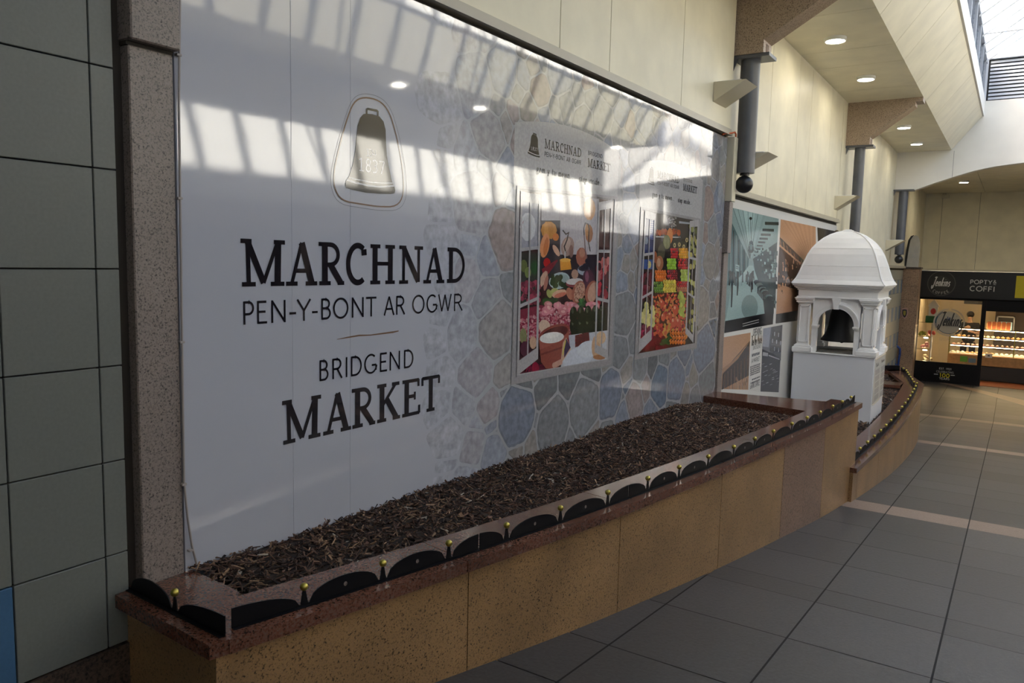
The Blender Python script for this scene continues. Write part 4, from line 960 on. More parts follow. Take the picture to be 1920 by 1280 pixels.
downlight(-1.85, 15.29, CEIL, 'round ceiling light on the left soffit just past the second bracket')
downlight(-1.85, 17.35, CEIL, 'round ceiling light farthest along the left soffit')
downlight(-1.25, 22.1, 2.21, 'round ceiling light under the low ceiling before the bakery')
for xx, nm in ((.5, 'nearer'), (2.3, 'farther')): downlight(xx, 22.1, 2.21, 'added ceiling light brightening the far end, out of frame, '+nm+' the middle')  # lamps added out of frame to brighten the wall above the bakery
for yy, nm in ((8.4, 'nearest'), (10.33, 'second'), (15.16, 'third')): downlight(3.02, yy, CEIL, 'round ceiling light on the right soffit, '+nm+' of three, seen mirrored in the mural')

# ================================================================== planters
def spline(P, n=8):
    out = []
    for i in range(len(P)-1):
        p0 = P[max(i-1, 0)]; p1 = P[i]; p2 = P[i+1]; p3 = P[min(i+2, len(P)-1)]
        for k in range(n):
            t = k/n; out.append(tuple(.5*((2*p1[a])+(-p0[a]+p2[a])*t+(2*p0[a]-5*p1[a]+4*p2[a]-p3[a])*t*t+(-p0[a]+3*p1[a]-3*p2[a]+p3[a])*t**3) for a in (0, 1)))
    out.append(P[-1]); return out
def offset(P, d):
    Q = []
    for i in range(len(P)):
        a = np.array(P[max(i-1, 0)]); c = np.array(P[min(i+1, len(P)-1)]); t = (c-a)/np.linalg.norm(c-a); Q.append((P[i][0]-t[1]*d, P[i][1]+t[0]*d))
    return Q
def cumlen(P):
    L = [0]
    for a, c in zip(P[:-1], P[1:]): L.append(L[-1]+math.dist(a, c))
    return L
def at_len(P, L, s_):
    s_ = max(0, min(L[-1], s_))
    for i in range(len(P)-1):
        if s_ <= L[i+1] or i == len(P)-2:
            t = (s_-L[i])/(L[i+1]-L[i]); p = (P[i][0]+(P[i+1][0]-P[i][0])*t, P[i][1]+(P[i+1][1]-P[i][1])*t)
            d = np.array(P[i+1])-np.array(P[i]); return p, d/np.linalg.norm(d)
def strip(b, A, B, zt, zb):
    """solid band between polylines A (outer) and B (inner); zt, zb are functions of y or numbers"""
    f = (lambda q: q) if True else None
    zt_ = zt if callable(zt) else (lambda y: zt); zb_ = zb if callable(zb) else (lambda y: zb)
    n = len(A); v = []
    for p, q in zip(A, B): v += [(p[0], p[1], zb_(p[1])), (p[0], p[1], zt_(p[1])), (q[0], q[1], zt_(q[1])), (q[0], q[1], zb_(q[1]))]
    fs = [(0, 3, 2, 1), (4*n-4, 4*n-3, 4*n-2, 4*n-1)]
    for i in range(n-1):
        for k in range(4): fs.append((4*i+k, 4*i+(k+1) % 4, 4*i+4+(k+1) % 4, 4*i+4+k))
    b.mesh(v, fs)
def face_slabs(parent, P, cuts, zt, mats, th=.04, name='face_slab'):
    """stone slabs along the outline P between arc lengths cuts, down to the floor"""
    L = cumlen(P)
    for i, (a, c) in enumerate(zip(cuts[:-1], cuts[1:])):
        n = max(2, int((c-a)/.12)); A = []
        for k in range(n+1):
            s_ = a+.0025+(c-a-.005)*k/n; p, d = at_len(P, L, s_); A.append(p)
        B = offset(A, th); b = MB(); strip(b, A, B, zt, lambda y: floorz(y)-.01)
        m_ = mats[i % len(mats)]; b.build(name, m_, parent)
z1 = lambda y: -1.145-.0105*(y-1.5)       # coping level of the near planter
P1 = spline([(-1.905, 1.375), (-1.80, 1.86), (-1.70, 2.33), (-1.60, 2.85), (-1.515, 3.36), (-1.37, 4.42), (-1.26, 5.45), (-1.165, 6.45), (-1.105, 7.50)], 6)
LP1 = cumlen(P1)
pl1 = thing('granite_planter', 'long curved raised planter of polished beige granite below the mural', 'planter', (-1.9, 4.4, -1.9))
def len_at_y(P, L, y):
    for i in range(len(P)-1):
        if P[i][1] <= y <= P[i+1][1]: return L[i]+(y-P[i][1])/(P[i+1][1]-P[i][1])*(L[i+1]-L[i])
    return L[-1] if y > P[-1][1] else 0
cuts = [0]+[len_at_y(P1, LP1, y) for y in (2.33, 3.33, 4.42, 5.45, 6.38)]+[LP1[-1]]
face_slabs(pl1, P1, cuts, lambda y: z1(y)-.045, [M_gface, M_gface, M_gface, M_gface, M_gpink, M_gface])
b = MB(); b.prism([(-2.47, 1.385, -1.95), (-1.90, 1.34, -1.95), (-1.90, 1.34, -1.19), (-2.47, 1.385, -1.19)], (0, .045, 0)); b.build('face_slab', M_gface, pl1)
b = MB(); b.prism([(-2.36, 7.46, -2.3), (-1.11, 7.50, -2.3), (-1.11, 7.50, -1.25), (-2.36, 7.46, -1.25)], (0, -.06, 0)); b.build('face_slab', M_gface, pl1)
# core walls behind the slabs
b = MB(); strip(b, offset(P1, .045), offset(P1, .13), lambda y: z1(y)-.046, lambda y: floorz(y)-.01); b.build('core_wall', MATS['dark_soil'], pl1)
# coping stones
OUT1 = offset(P1, -.028); IN1 = offset(P1, .245)
def sub(P, L, a, c, n=8): return [at_len(P, L, a+(c-a)*k/n)[0] for k in range(n+1)]
def coping(parent, P, cuts_, zf, w_in=.245, th=.045):
    L = cumlen(P)
    for a, c in zip(cuts_[:-1], cuts_[1:]):
        m_ = sub(P, L, a+.002, c-.002, 8); b = MB(); strip(b, offset(m_, -.028), offset(m_, w_in), zf, lambda y: zf(y)-th); b.build('coping_stone', M_gcope, parent)
coping(pl1, P1, [.0]+[len_at_y(P1, LP1, y) for y in (2.30, 3.36, 4.35, 5.2, 6.05, 6.9)]+[LP1[-1]+0.0], z1)
b = MB(); zz = z1(1.4)
b.prism([(-2.50, 1.345, zz-.045), (-1.895, 1.315, zz-.045), (-1.875, 1.40, zz-.045), (-2.14, 1.60, zz-.045), (-2.50, 1.62, zz-.045)], (0, 0, .0455)); b.build('coping_stone', M_gcope, pl1)
zz = z1(7.2)
b = MB(); b.prism([(-2.36, 6.86, zz-.06), (-1.34, 6.70, zz-.06), (-1.34, 7.32, zz-.06), (-2.36, 7.16, zz-.06)], (0, 0, .0605)); b.build('coping_stone', M_gcope, pl1)
b = MB(); b.prism([(-2.36, 6.90, -1.6), (-1.30, 6.74, -1.6), (-1.30, 6.80, -1.6), (-2.36, 6.96, -1.6)], (0, 0, .34)); b.build('inner_wall', mat('weathered_cement', (.16, .15, .13), .9, noise=(14, .5)), pl1)
# bark mulch: bed plus loose chips
def mulch(name, label, poly_in, zfun, nchip, seed, size=1.0, bounds=None):
    rnd = random.Random(seed); b = MB()
    (x0, x1_, y0, y1_) = bounds; nx, ny = 26, int((y1_-y0)*14)
    def inside(x, y):
        c = False; n = len(poly_in)
        for i in range(n):
            a, d = poly_in[i], poly_in[i-1]
            if (a[1] > y) != (d[1] > y) and x < (d[0]-a[0])*(y-a[1])/(d[1]-a[1])+a[0]: c = not c
        return c
    # bed follows inner outline: rows from wall to outer edge
    rows = []
    for j in range(ny+1):
        y = y0+(y1_-y0)*j/ny
        xs = [x for x in np.linspace(x0, x1_, 160) if inside(x, y)]
        if not xs: continue
        rows.append((y, min(xs), max(xs)))
    idx = len(b.v)
    v = []; f = []
    for r_, (y, xa, xb) in enumerate(rows):
        for i in range(nx+1):
            x = xa+(xb-xa)*i/nx; v.append((x, y, zfun(x, y)+rnd.uniform(-.006, .006)))
    for r_ in range(len(rows)-1):
        for i in range(nx): a = r_*(nx+1)+i; f.append((a, a+1, a+nx+2, a+nx+1))
    b.mesh(v, f, (.02, .011, .007))
    cols = [(.085, .043, .030), (.12, .062, .042), (.050, .026, .019), (.17, .095, .062), (.028, .016, .013), (.27, .17, .105), (.065, .032, .023), (.038, .021, .017)]
    k = 0
    while k < nchip:
        x = rnd.uniform(x0, x1_); y = rnd.uniform(y0, y1_)
        if not inside(x, y): continue
        k += 1; z = zfun(x, y)+rnd.uniform(0, .016)
        L = rnd.uniform(.012, .055)*size*(1.5 if rnd.random() < .06 else 1); W = rnd.uniform(.003, .013)*size*(1.7 if rnd.random() < .06 else 1); T = rnd.uniform(.0015, .005)*size
        a = rnd.uniform(0, math.pi); el = rnd.gauss(0, .38); roll = rnd.uniform(-1, 1)
        d = np.array([math.cos(a)*math.cos(el), math.sin(a)*math.cos(el), math.sin(el)]); s_ = np.cross(d, [0, 0, 1]); s_ /= np.linalg.norm(s_); u = np.cross(s_, d)
        s_, u = s_*math.cos(roll)+u*math.sin(roll), -s_*math.sin(roll)+u*math.cos(roll)
        c = np.array([x, y, z]); q = []
        for e1, wv in ((-1, rnd.uniform(.3, 1)), (1, rnd.uniform(.3, 1))):
            for e2, e3 in ((-1, -1), (1, -1), (1, 1), (-1, 1)): q.append(tuple(c+d*e1*L/2+s_*e2*W/2*wv+u*e3*T/2))
        col = rnd.choice(cols)
        if rnd.random() < .012: col = (.42, .38, .33)
        kk = rnd.uniform(.6, 1.4); col = tuple(t*kk for t in col)
        b.mesh(q, [(0, 3, 2, 1), (4, 5, 6, 7), (0, 1, 5, 4), (1, 2, 6, 5), (2, 3, 7, 6), (3, 0, 4, 7)], col)
    o = b.build(name, M_mulch); tag(o, label, 'mulch', kind='stuff'); return o
def bump2(x, y): return .5+.25*math.sin(x*9.1+y*3.3)+.25*math.sin(y*7.7-x*4.1+1.3)*math.sin(y*2.3+.5)
in1 = [p for p in offset(P1, .235) if 1.58 < p[1] < 6.78]
poly1 = [(-2.43, 1.60)] + [in1[0] if in1[0][1] > 1.6 else (in1[0][0], 1.6)] + in1[1:] + [(-1.34, 6.74), (-2.345, 6.92)]
def zm1(x, y):
    xo = -2.1+.155*(y-1.6)*(1-.03*(y-1.6)); t = min(1, max(0, (x+2.42)/(max(.2, xo+2.42))))
    back = min(1, max(0, (6.9-y)/.8))
    return z1(y)-.05+.045*(1-t)*back - .035*(1-back) + .028*(bump2(x, y)-.3)*math.sin(math.pi*min(1, t+.15))*back
mulch('bark_mulch', 'dark brown shredded bark mulch filling the near planter below the mural', poly1, zm1, 21000, 4, .9, (-2.44, -1.3, 1.6, 6.93))

# scalloped black edging with brass balls
def rail_segment(P, L, balls, s0, s1, zf, label, group, hb=.056, open_l=True, open_r=True, r_ball=.0125, holes=True, first_full=False):
    """balls = arc-lengths of the spikes; scallops between them; s0,s1 = segment ends"""
    p, d = at_len(P, L, (s0+s1)/2); t = thing('scalloped_edging', label, 'edging strip', (p[0], p[1], zf(p[1])), group)
    TH = .004
    def pt(s_, h, side=0):
        p, d = at_len(P, L, s_); return (p[0]-d[1]*side, p[1]+d[0]*side, zf(p[1])+h)
    b = MB()
    def plate(prof):
        """prof = list of (s, h): top outline; extruded to thickness"""
        for (sa, ha), (sc, hc) in zip(prof[:-1], prof[1:]):
            q = [pt(sa, 0, -TH/2), pt(sc, 0, -TH/2), pt(sc, hc, -TH/2), pt(sa, ha, -TH/2), pt(sa, 0, TH/2), pt(sc, 0, TH/2), pt(sc, hc, TH/2), pt(sa, ha, TH/2)]
            b.mesh(q, [(0, 1, 2, 3), (7, 6, 5, 4), (3, 2, 6, 7)])
    edges = [s0]+list(balls)+[s1]
    base = .010
    for i, (a, c) in enumerate(zip(edges[:-1], edges[1:])):
        g = .020; n = 18; prof = []
        if (i == 0 and not first_full) or i == len(edges)-2:
            w_ = (c-a) if True else 0
            for k in range(n+1):
                u = k/n
                if i == 0: s_ = a+.004+u*(c-a-g-.004); h = base+hb*math.sqrt(max(0, 1-u*u))
                else: s_ = a+g+u*(c-a-g-.004); h = base+hb*math.sqrt(max(0, 1-(1-u)**2))
                prof.append((s_, h))
            plate(prof)
        else:
            for k in range(n+1): u = k/n*2-1; prof.append(((a+c)/2+u*((c-a)/2-g), base+hb*math.sqrt(max(0, 1-u*u))))
            plate(prof)
    plate([(s0+.004, base*.8), (s1-.004, base*.8)] if s1-s0 < .3 else [(s0+.004+(s1-s0-.008)*k/10, base*.8) for k in range(11)])
    # foot flange
    for k in range(10):
        a = s0+.004+(s1-s0-.008)*k/10; c = s0+.004+(s1-s0-.008)*(k+1)/10
        q = [pt(a, 0, -.016), pt(c, 0, -.016), pt(c, .003, -.016), pt(a, .003, -.016), pt(a, 0, .0), pt(c, 0, .0), pt(c, .003, .0), pt(a, .003, .0)]
        b.mesh(q, [(0, 1, 2, 3), (3, 2, 6, 7)])
    for s_ in balls: plate([(s_-.013, base), (s_-.004, base+hb*.84), (s_+.004, base+hb*.84), (s_+.013, base)])
    b.build('plate', M_black, t)
    for s_ in balls:
        c = MB(); c.sphere(pt(s_, base+hb*.84+r_ball*.6), r_ball, 16, 12); c.build('brass_ball', M_brass, t, smooth=True)
    # screw hole washers in the full scallops
    if holes:
        for a, c in zip(balls[:-1], balls[1:]):
            h = MB(); s_ = (a+c)/2; o = []
            for k in range(12): q = 2*math.pi*k/12; o.append(pt(s_+.007*math.cos(q), base+hb*.42+.008*math.sin(q), -TH/2-.0006))
            h.face(o); h.build('screw_hole', M_gpil, t)
R1 = offset(P1, .035); LR1 = cumlen(R1)
by = [1.66, 1.965, 2.265, 2.575, 2.915, 3.27, 3.63, 3.955, 4.30, 4.65, 4.98, 5.31, 5.675, 6.005, 6.325, 6.685, 7.0, 7.32]
jy = [1.415, 2.42, 3.45, 4.475, 5.49, 6.50, 7.47]
names = ['nearest the camera at the sharp corner', 'second from the corner', 'third from the corner', 'fourth from the corner', 'fifth from the corner', 'farthest, at the end near the turret']
for k in range(6):
    rail_segment(R1, LR1, [len_at_y(R1, LR1, y) for y in by[3*k:3*k+3]], len_at_y(R1, LR1, jy[k]), len_at_y(R1, LR1, jy[k+1]), z1,
                 'black scalloped edging on the near planter, '+names[k], 'edging strips on the near planter', r_ball=.0135)
E1 = [(-2.455, 1.395), (-1.885, 1.375)]; LE1 = cumlen(E1)
rail_segment(E1, LE1, [.285], .0, .555, z1, 'short black scalloped edging with one brass ball on the planter end beside the pilaster', 'edging strips on the near planter', r_ball=.0135, first_full=True)

# far planter: a bulging outline with two beds
z2 = lambda y: -1.775
P2 = spline([(-1.085, 7.30), (-1.045, 8.2), (-1.01, 9.3), (-1.005, 10.4), (-1.02, 11.5), (-1.05, 12.5), (-1.10, 13.5)], 6); LP2 = cumlen(P2)
pl2 = thing('granite_planter', 'lower bulging granite planter around the white bell turret, stepping down the ramp', 'planter', (-1.6, 11, -2.6))
face_slabs(pl2, P2, [0]+[len_at_y(P2, LP2, y) for y in (7.5, 8.5, 9.6, 10.7, 11.8, 12.7)]+[LP2[-1]], lambda y: -1.82, [M_gface])
B2 = [(-1.10, 13.5), (-1.30, 14.15), (-1.56, 15.1)]; face_slabs(pl2, B2, [0, .7, cumlen(B2)[-1]], lambda y: -1.82, [M_gface])
B3 = [(-1.56, 15.1), (-2.35, 15.1)]; face_slabs(pl2, B3, [0, cumlen(B3)[-1]], lambda y: -1.82, [M_gface])
coping(pl2, P2, [0]+[LP2[-1]*k/4 for k in (1, 2, 3)]+[LP2[-1]], z2, .26)
b = MB(); zq = -1.82
for q in ([(-1.075, 13.50), (-1.535, 15.13), (-1.80, 15.0), (-1.36, 13.46)], [(-1.535, 15.13), (-2.35, 15.13), (-2.35, 14.8), (-1.72, 14.8)], [(-1.36, 13.46), (-1.36, 13.06), (-2.35, 12.95), (-2.35, 13.25)]):
    b = MB(); b.prism([(x, y, zq) for x, y in q], (0, 0, .0455)); b.build('coping_stone', M_gcope, pl2)
b = MB(); strip(b, offset(P2, .045), offset(P2, .2), -1.821, lambda y: floorz(y)); b.box(-2.36, -1.3, 13.05, 13.12, -2.2, -1.83); b.build('core_wall', M_soil, pl2)
in2 = offset(P2, .25)
mulch('bark_mulch', 'brown bark mulch around the foot of the white bell turret', [(-2.34, 7.5)]+[p for p in in2 if 7.5 < p[1] < 13.0]+[(-1.35, 13.05), (-2.34, 12.95)], lambda x, y: -1.86+.02*bump2(x, y), 5200, 8, 1.5, (-2.34, -1.2, 7.5, 13.05))
mulch('bark_mulch', 'brown bark mulch in the small far bed beyond the turret', [(-2.34, 13.2), (-1.42, 13.4), (-1.78, 14.85), (-2.34, 14.85)], lambda x, y: -1.87+.02*bump2(x, y), 1200, 9, 1.6, (-2.34, -1.4, 13.2, 14.9))
R2 = offset(P2, .06); LR2 = cumlen(R2)
b2y = [7.62, 7.98, 8.5, 8.82, 9.15, 9.48, 9.82, 10.14, 10.48, 10.82, 11.14, 11.46, 11.8, 12.12, 12.42, 12.74, 13.04, 13.33]
b2y = [7.50+.345*k for k in range(17)]
fn = ['nearest the camera, tucked behind the upper planter', 'second from the near end', 'third from the near end', 'fourth from the near end', 'fifth from the near end', 'at the far rounded corner']
for k in range(6):
    bb = b2y[3*k:3*k+3]
    if not bb: break
    rail_segment(R2, LR2, [len_at_y(R2, LR2, y) for y in bb], len_at_y(R2, LR2, bb[0]-.17), len_at_y(R2, LR2, bb[-1]+.17), z2, 'black scalloped edging on the lower planter, '+fn[k], 'edging strips on the lower planter', r_ball=.017, holes=False)
R3 = [(-1.16, 13.02), (-1.20, 13.2), (-1.45, 14.6), (-1.58, 15.05)]; LR3 = cumlen(R3); n3 = 7
rail_segment(R3, LR3, [.12+.29*k for k in range(n3)], 0, LR3[-1], z2, 'black scalloped edging with seven brass balls along the back slant of the far bed', 'edging strips on the lower planter', r_ball=.017, holes=False)
R4 = [(-1.60, 15.08), (-2.34, 15.08)]; LR4 = cumlen(R4)
rail_segment(R4, LR4, [.37], 0, LR4[-1], z2, 'black edging with two large arches at the back of the far bed', 'edging strips on the lower planter', hb=.07, r_ball=.02, holes=False)

# ================================================================== display of old photographs on the second wall bay
def old_photos():
    t = thing('old_photograph_display', 'white display board of old market photographs in teal and sepia behind the bell turret', 'display board', (-2.34, 9.9, -1.6))
    b = MB(); b.box(-2.37, -2.338, 7.31, 12.55, -1.84, .645); b.build('white_board', M_white, t)
    rnd = random.Random(21)
    conv = lambda p: w2(1350+p[0]/3.2, 360+p[1]/3.2)
    # --- teal arcade photograph
    pr = Print(mapW2, .0015, .000004); pr.f = conv; TL = lambda k: (.27*k, .385*k, .39*k); DK = (.008, .013, .016)
    pr.poly([(55, 92), (345, 160), (310, 792), (18, 845)], TL(.85))
    pr.poly([(75, 96), (250, 138), (180, 400)], TL(1.0)); pr.poly([(130, 110), (200, 126), (175, 380)], TL(1.25))
    for k in range(6): a = 70+k*30; pr.ribbon([(a, 96+k*7), (172, 400)], 2.5, TL(.35))
    pr.poly([(265, 142), (345, 160), (335, 300), (190, 400)], TL(.9))
    for k in range(9):
        u = (k/9)**.75; a = (345-150*u, 180+215*u); c = (262-75*u, 178+215*u); h = 16*(1-u)+3; pr.poly([c, a, (a[0], a[1]+h), (c[0], c[1]+h)], (.018, .035, .04))
    pr.poly([(52, 160), (165, 400), (160, 470), (38, 560), (40, 400)], (.06, .12, .13)); 
    for k in range(7): x = 55+k*16; pr.poly([(x, 200+k*28), (x+4, 206+k*28), (x+3, 520-k*6), (x-2, 530-k*6)], DK if k % 2 else TL(.75))
    pr.poly([(190, 400), (335, 300), (325, 700), (215, 560)], (.05, .09, .10))
    for k in range(90):
        u = rnd.random(); x = 195+u*130; y = 330+rnd.random()*(60+240*u); w_ = 3+u*12; h_ = 4+u*26; pr.poly([(x, y), (x+w_, y+2), (x+w_, y+h_), (x, y+h_)], rnd.choice([DK, TL(.7), TL(1.05), (.03, .05, .06), TL(.4)]))
    pr.ell(176, 158, 9, 9, DK); pr.ribbon([(176, 165), (178, 290)], 2, DK); pr.poly([(160, 350), (168, 300), (178, 288), (190, 300), (196, 350), (186, 364), (168, 364)], (.05, .09, .10)); pr.ribbon([(165, 320), (192, 322)], 3, TL(.9)); pr.ell(178, 330, 6, 20, TL(.6))
    pr.poly([(30, 745), (60, 560), (120, 500), (165, 440), (190, 440), (245, 600), (262, 745), (20, 775)], TL(1.15)); pr.ell(170, 690, 50, 75, TL(.72), 0, 16)
    for k in range(46):
        u = rnd.random(); x = 60+rnd.random()*150; h_ = 20+rnd.random()*55; y = 470+rnd.random()*60; pr.poly([(x, y), (x+5, y), (x+6, y+h_), (x-1, y+h_)], rnd.choice([DK, (.04, .07, .08), TL(.9)]))
    for x, y, h_ in ((60, 500, 190), (95, 470, 150), (180, 490, 110), (48, 480, 80)): pr.ell(x+4, y, 7, 10, DK); pr.poly([(x, y+6), (x+10, y+6), (x+8, y+h_*.6), (x+3, y+h_), (x-3, y+h_)], DK)
    pr.poly([(84, 432), (108, 440), (104, 478), (84, 470)], TL(1.1)); pr.ribbon([(88, 445), (104, 450)], 3, DK); pr.ribbon([(87, 456), (103, 461)], 3, DK)
    for k in range(16): x = 215+k*6.4; y = 540+k*8; pr.ell(x, y, 22, 14, rnd.choice([DK, (.03, .05, .06), TL(.5)])); pr.poly([(x, y+8), (x+6, y+8), (x+4, y+70), (x, y+66)], DK)
    pr.poly([(250, 640), (318, 650), (312, 760), (262, 745)], (.02, .035, .04))
    pr.poly([(23, 773), (313, 718), (310, 792), (18, 845)], (.008, .009, .012))
    for k in range(2):
        for j in range(16): x = 128+j*6.2; y = 790+k*14-j*1.6; pr.ribbon([(x, y), (x+4, y-1)], 5, (.5, .5, .5))
    pr.build('teal_arcade_photograph', M_print2, t)
    # --- sepia photographs
    def sepia(quadtop, name, seed):
        r = random.Random(seed); q = Print(mapW2, .0015, .000004); q.f = conv; (x0, y0), (x1_, y1_), (x2, y2), (x3, y3) = quadtop
        P = lambda u, v: ((x0*(1-u)+x1_*u)*(1-v)+(x3*(1-u)+x2*u)*v, (y0*(1-u)+y1_*u)*(1-v)+(y3*(1-u)+y2*u)*v)
        SP = lambda k: (.62*k, .34*k, .20*k)
        q.poly([P(0, 0), P(1, 0), P(1, 1), P(0, 1)], SP(.85))
        for k in range(14): q.poly([P(k/14, .0), P((k+.5)/14, 0), P(.9, .42), P(.88, .42)], SP(.78 if k % 2 else .9))
        q.poly([P(0, .17), P(1, .50), P(1, .54), P(0, .24)], (.05, .03, .025)); q.poly([P(0, .26), P(1, .56), P(1, .75), P(0, .62)], (.06, .03, .02))
        for k in range(10): u = k/10; q.ribbon([P(u, .18+.33*u), P(u+.05, .27+.30*u)], 3, SP(.8))
        for k in range(120): u, v = r.random(), r.uniform(.36, .72); x, y = P(u, v); h_ = r.uniform(6, 26); q.poly([(x, y), (x+r.uniform(3, 8), y), (x+5, y+h_), (x, y+h_)], r.choice([SP(.5), SP(.22), (.02, .012, .01), SP(.75), SP(1.0)]))
        q.poly([P(0, .72), P(.5, .70), P(.62, .86), P(0, .93)], SP(.85)); q.poly([P(.5, .66), P(1, .62), P(1, .93), P(.55, .88)], (.05, .028, .018))
        q.poly([P(0, .91), P(1, .88), P(1, 1), P(0, 1)], (.008, .008, .009)); q.build(name, M_print2, t)
    sepia([(357, 163), (568, 208), (575, 755), (327, 788)], 'sepia_market_photograph', 3)
    q = Print(mapW2, .0015, .000004); q.f = conv
    q.poly([(578, 212), (800, 258), (790, 700), (600, 740)], (.02, .017, .018))
    for k in range(40): x = 590+rnd.random()*160; y = 240+rnd.random()*400; q.ell(x, y, 8+rnd.random()*14, 10+rnd.random()*20, rnd.choice([(.05, .04, .04), (.10, .07, .06), (.03, .03, .035)]))
    q.build('dark_photograph', M_print2, t)
    # --- lower row: sepia gable, notice, street photograph
    q = Print(mapW2, .0015, .000004); q.f = conv; SP = lambda k: (.50*k, .30*k, .19*k)
    q.poly([(15, 870), (176, 842), (162, 1185), (0, 1180)], SP(.95)); q.poly([(8, 1092), (170, 905), (165, 1100), (2, 1185)], (.06, .045, .04)); q.poly([(10, 1075), (172, 890), (171, 906), (8, 1094)], SP(.25))
    q.poly([(5, 1060), (70, 1010), (120, 955), (172, 893), (100, 1000), (5, 1090)], SP(.7))
    for k in range(16): x = 8+k*10; q.poly([(x, 1100-k*8), (x+3, 1098-k*8), (x+2, 1180), (x-1, 1180)], SP(.35 if k % 2 else .15))
    for k in range(8): q.ell(90+k*9, 1120+rnd.random()*30, 4, 14, SP(.6))
    q.build('sepia_gable_photograph', M_print2, t)
    q = Print(mapW2, .0015, .000004); q.f = conv
    q.poly([(190, 840), (248, 828), (232, 1200), (165, 1185)], (.66, .66, .64)); q.f = lambda p: p
    Y = lambda p: conv(p)
    def line(txt, xa, xb, y, h, tk=1.3, font=SANS):
        a = Y((xa, y)); c = Y((xb, y)); q.text(txt, a[0], c[0], a[1], h, font, (.05, .05, .055), tk)
    line('OPENING', 190, 240, 862, .075); line('The New Market', 180, 243, 922, .11, 1.4); line('BRIDGEND', 192, 235, 945, .04)
    line('A MARKET', 182, 230, 1026, .05, 1.4); line('GRAND DANCE', 172, 228, 1182, .07, 1.2)
    for k, (y, n_) in enumerate([(975, 1), (983, 1), (1050, 1), (1062, 1), (1074, 1), (1086, 1), (1098, 1), (1125, 1), (1143, 1)]):
        a = Y((174 if 1040 < y < 1100 else 184, y)); c = Y((232, y-6)); zz = a[1]; yy = a[0]
        while yy < c[0]-.02: l_ = rnd.uniform(.02, .05); q.ribbon([(yy, zz), (min(c[0], yy+l_), zz)], .016, (.06, .06, .065)); yy += l_+.014
    q.build('printed_notice', M_print2, t)
    q = Print(mapW2, .0015, .000004); q.f = conv
    q.poly([(252, 818), (368, 796), (345, 1200), (235, 1195)], (.16, .17, .20)); q.poly([(310, 808), (368, 796), (358, 1010), (288, 960)], (.10, .105, .12)); q.poly([(252, 818), (300, 810), (285, 930), (248, 925)], (.30, .32, .40))
    for k in range(5):
        for j in range(3): x = 306+k*12; y = 835+j*45+k*3; q.poly([(x, y), (x+6, y), (x+5, y+24), (x-1, y+24)], (.35, .37, .42) if (k+j) % 2 else (.03, .03, .04))
    q.poly([(246, 940), (355, 990), (345, 1200), (236, 1195)], (.030, .032, .04)); q.poly([(250, 958), (282, 965), (280, 985), (248, 980)], (.35, .36, .40)); q.poly([(285, 975), (350, 1000), (350, 1006), (285, 982)], (.4, .4, .44))
    for k in range(30): x = 240+rnd.random()*100; y = 1020+rnd.random()*150; q.ribbon([(x, y), (x+14, y-5)], 2.5, rnd.choice([(.3, .31, .35), (.10, .1, .12), (.45, .46, .5)]))
    q.build('street_photograph', M_print2, t)
old_photos()

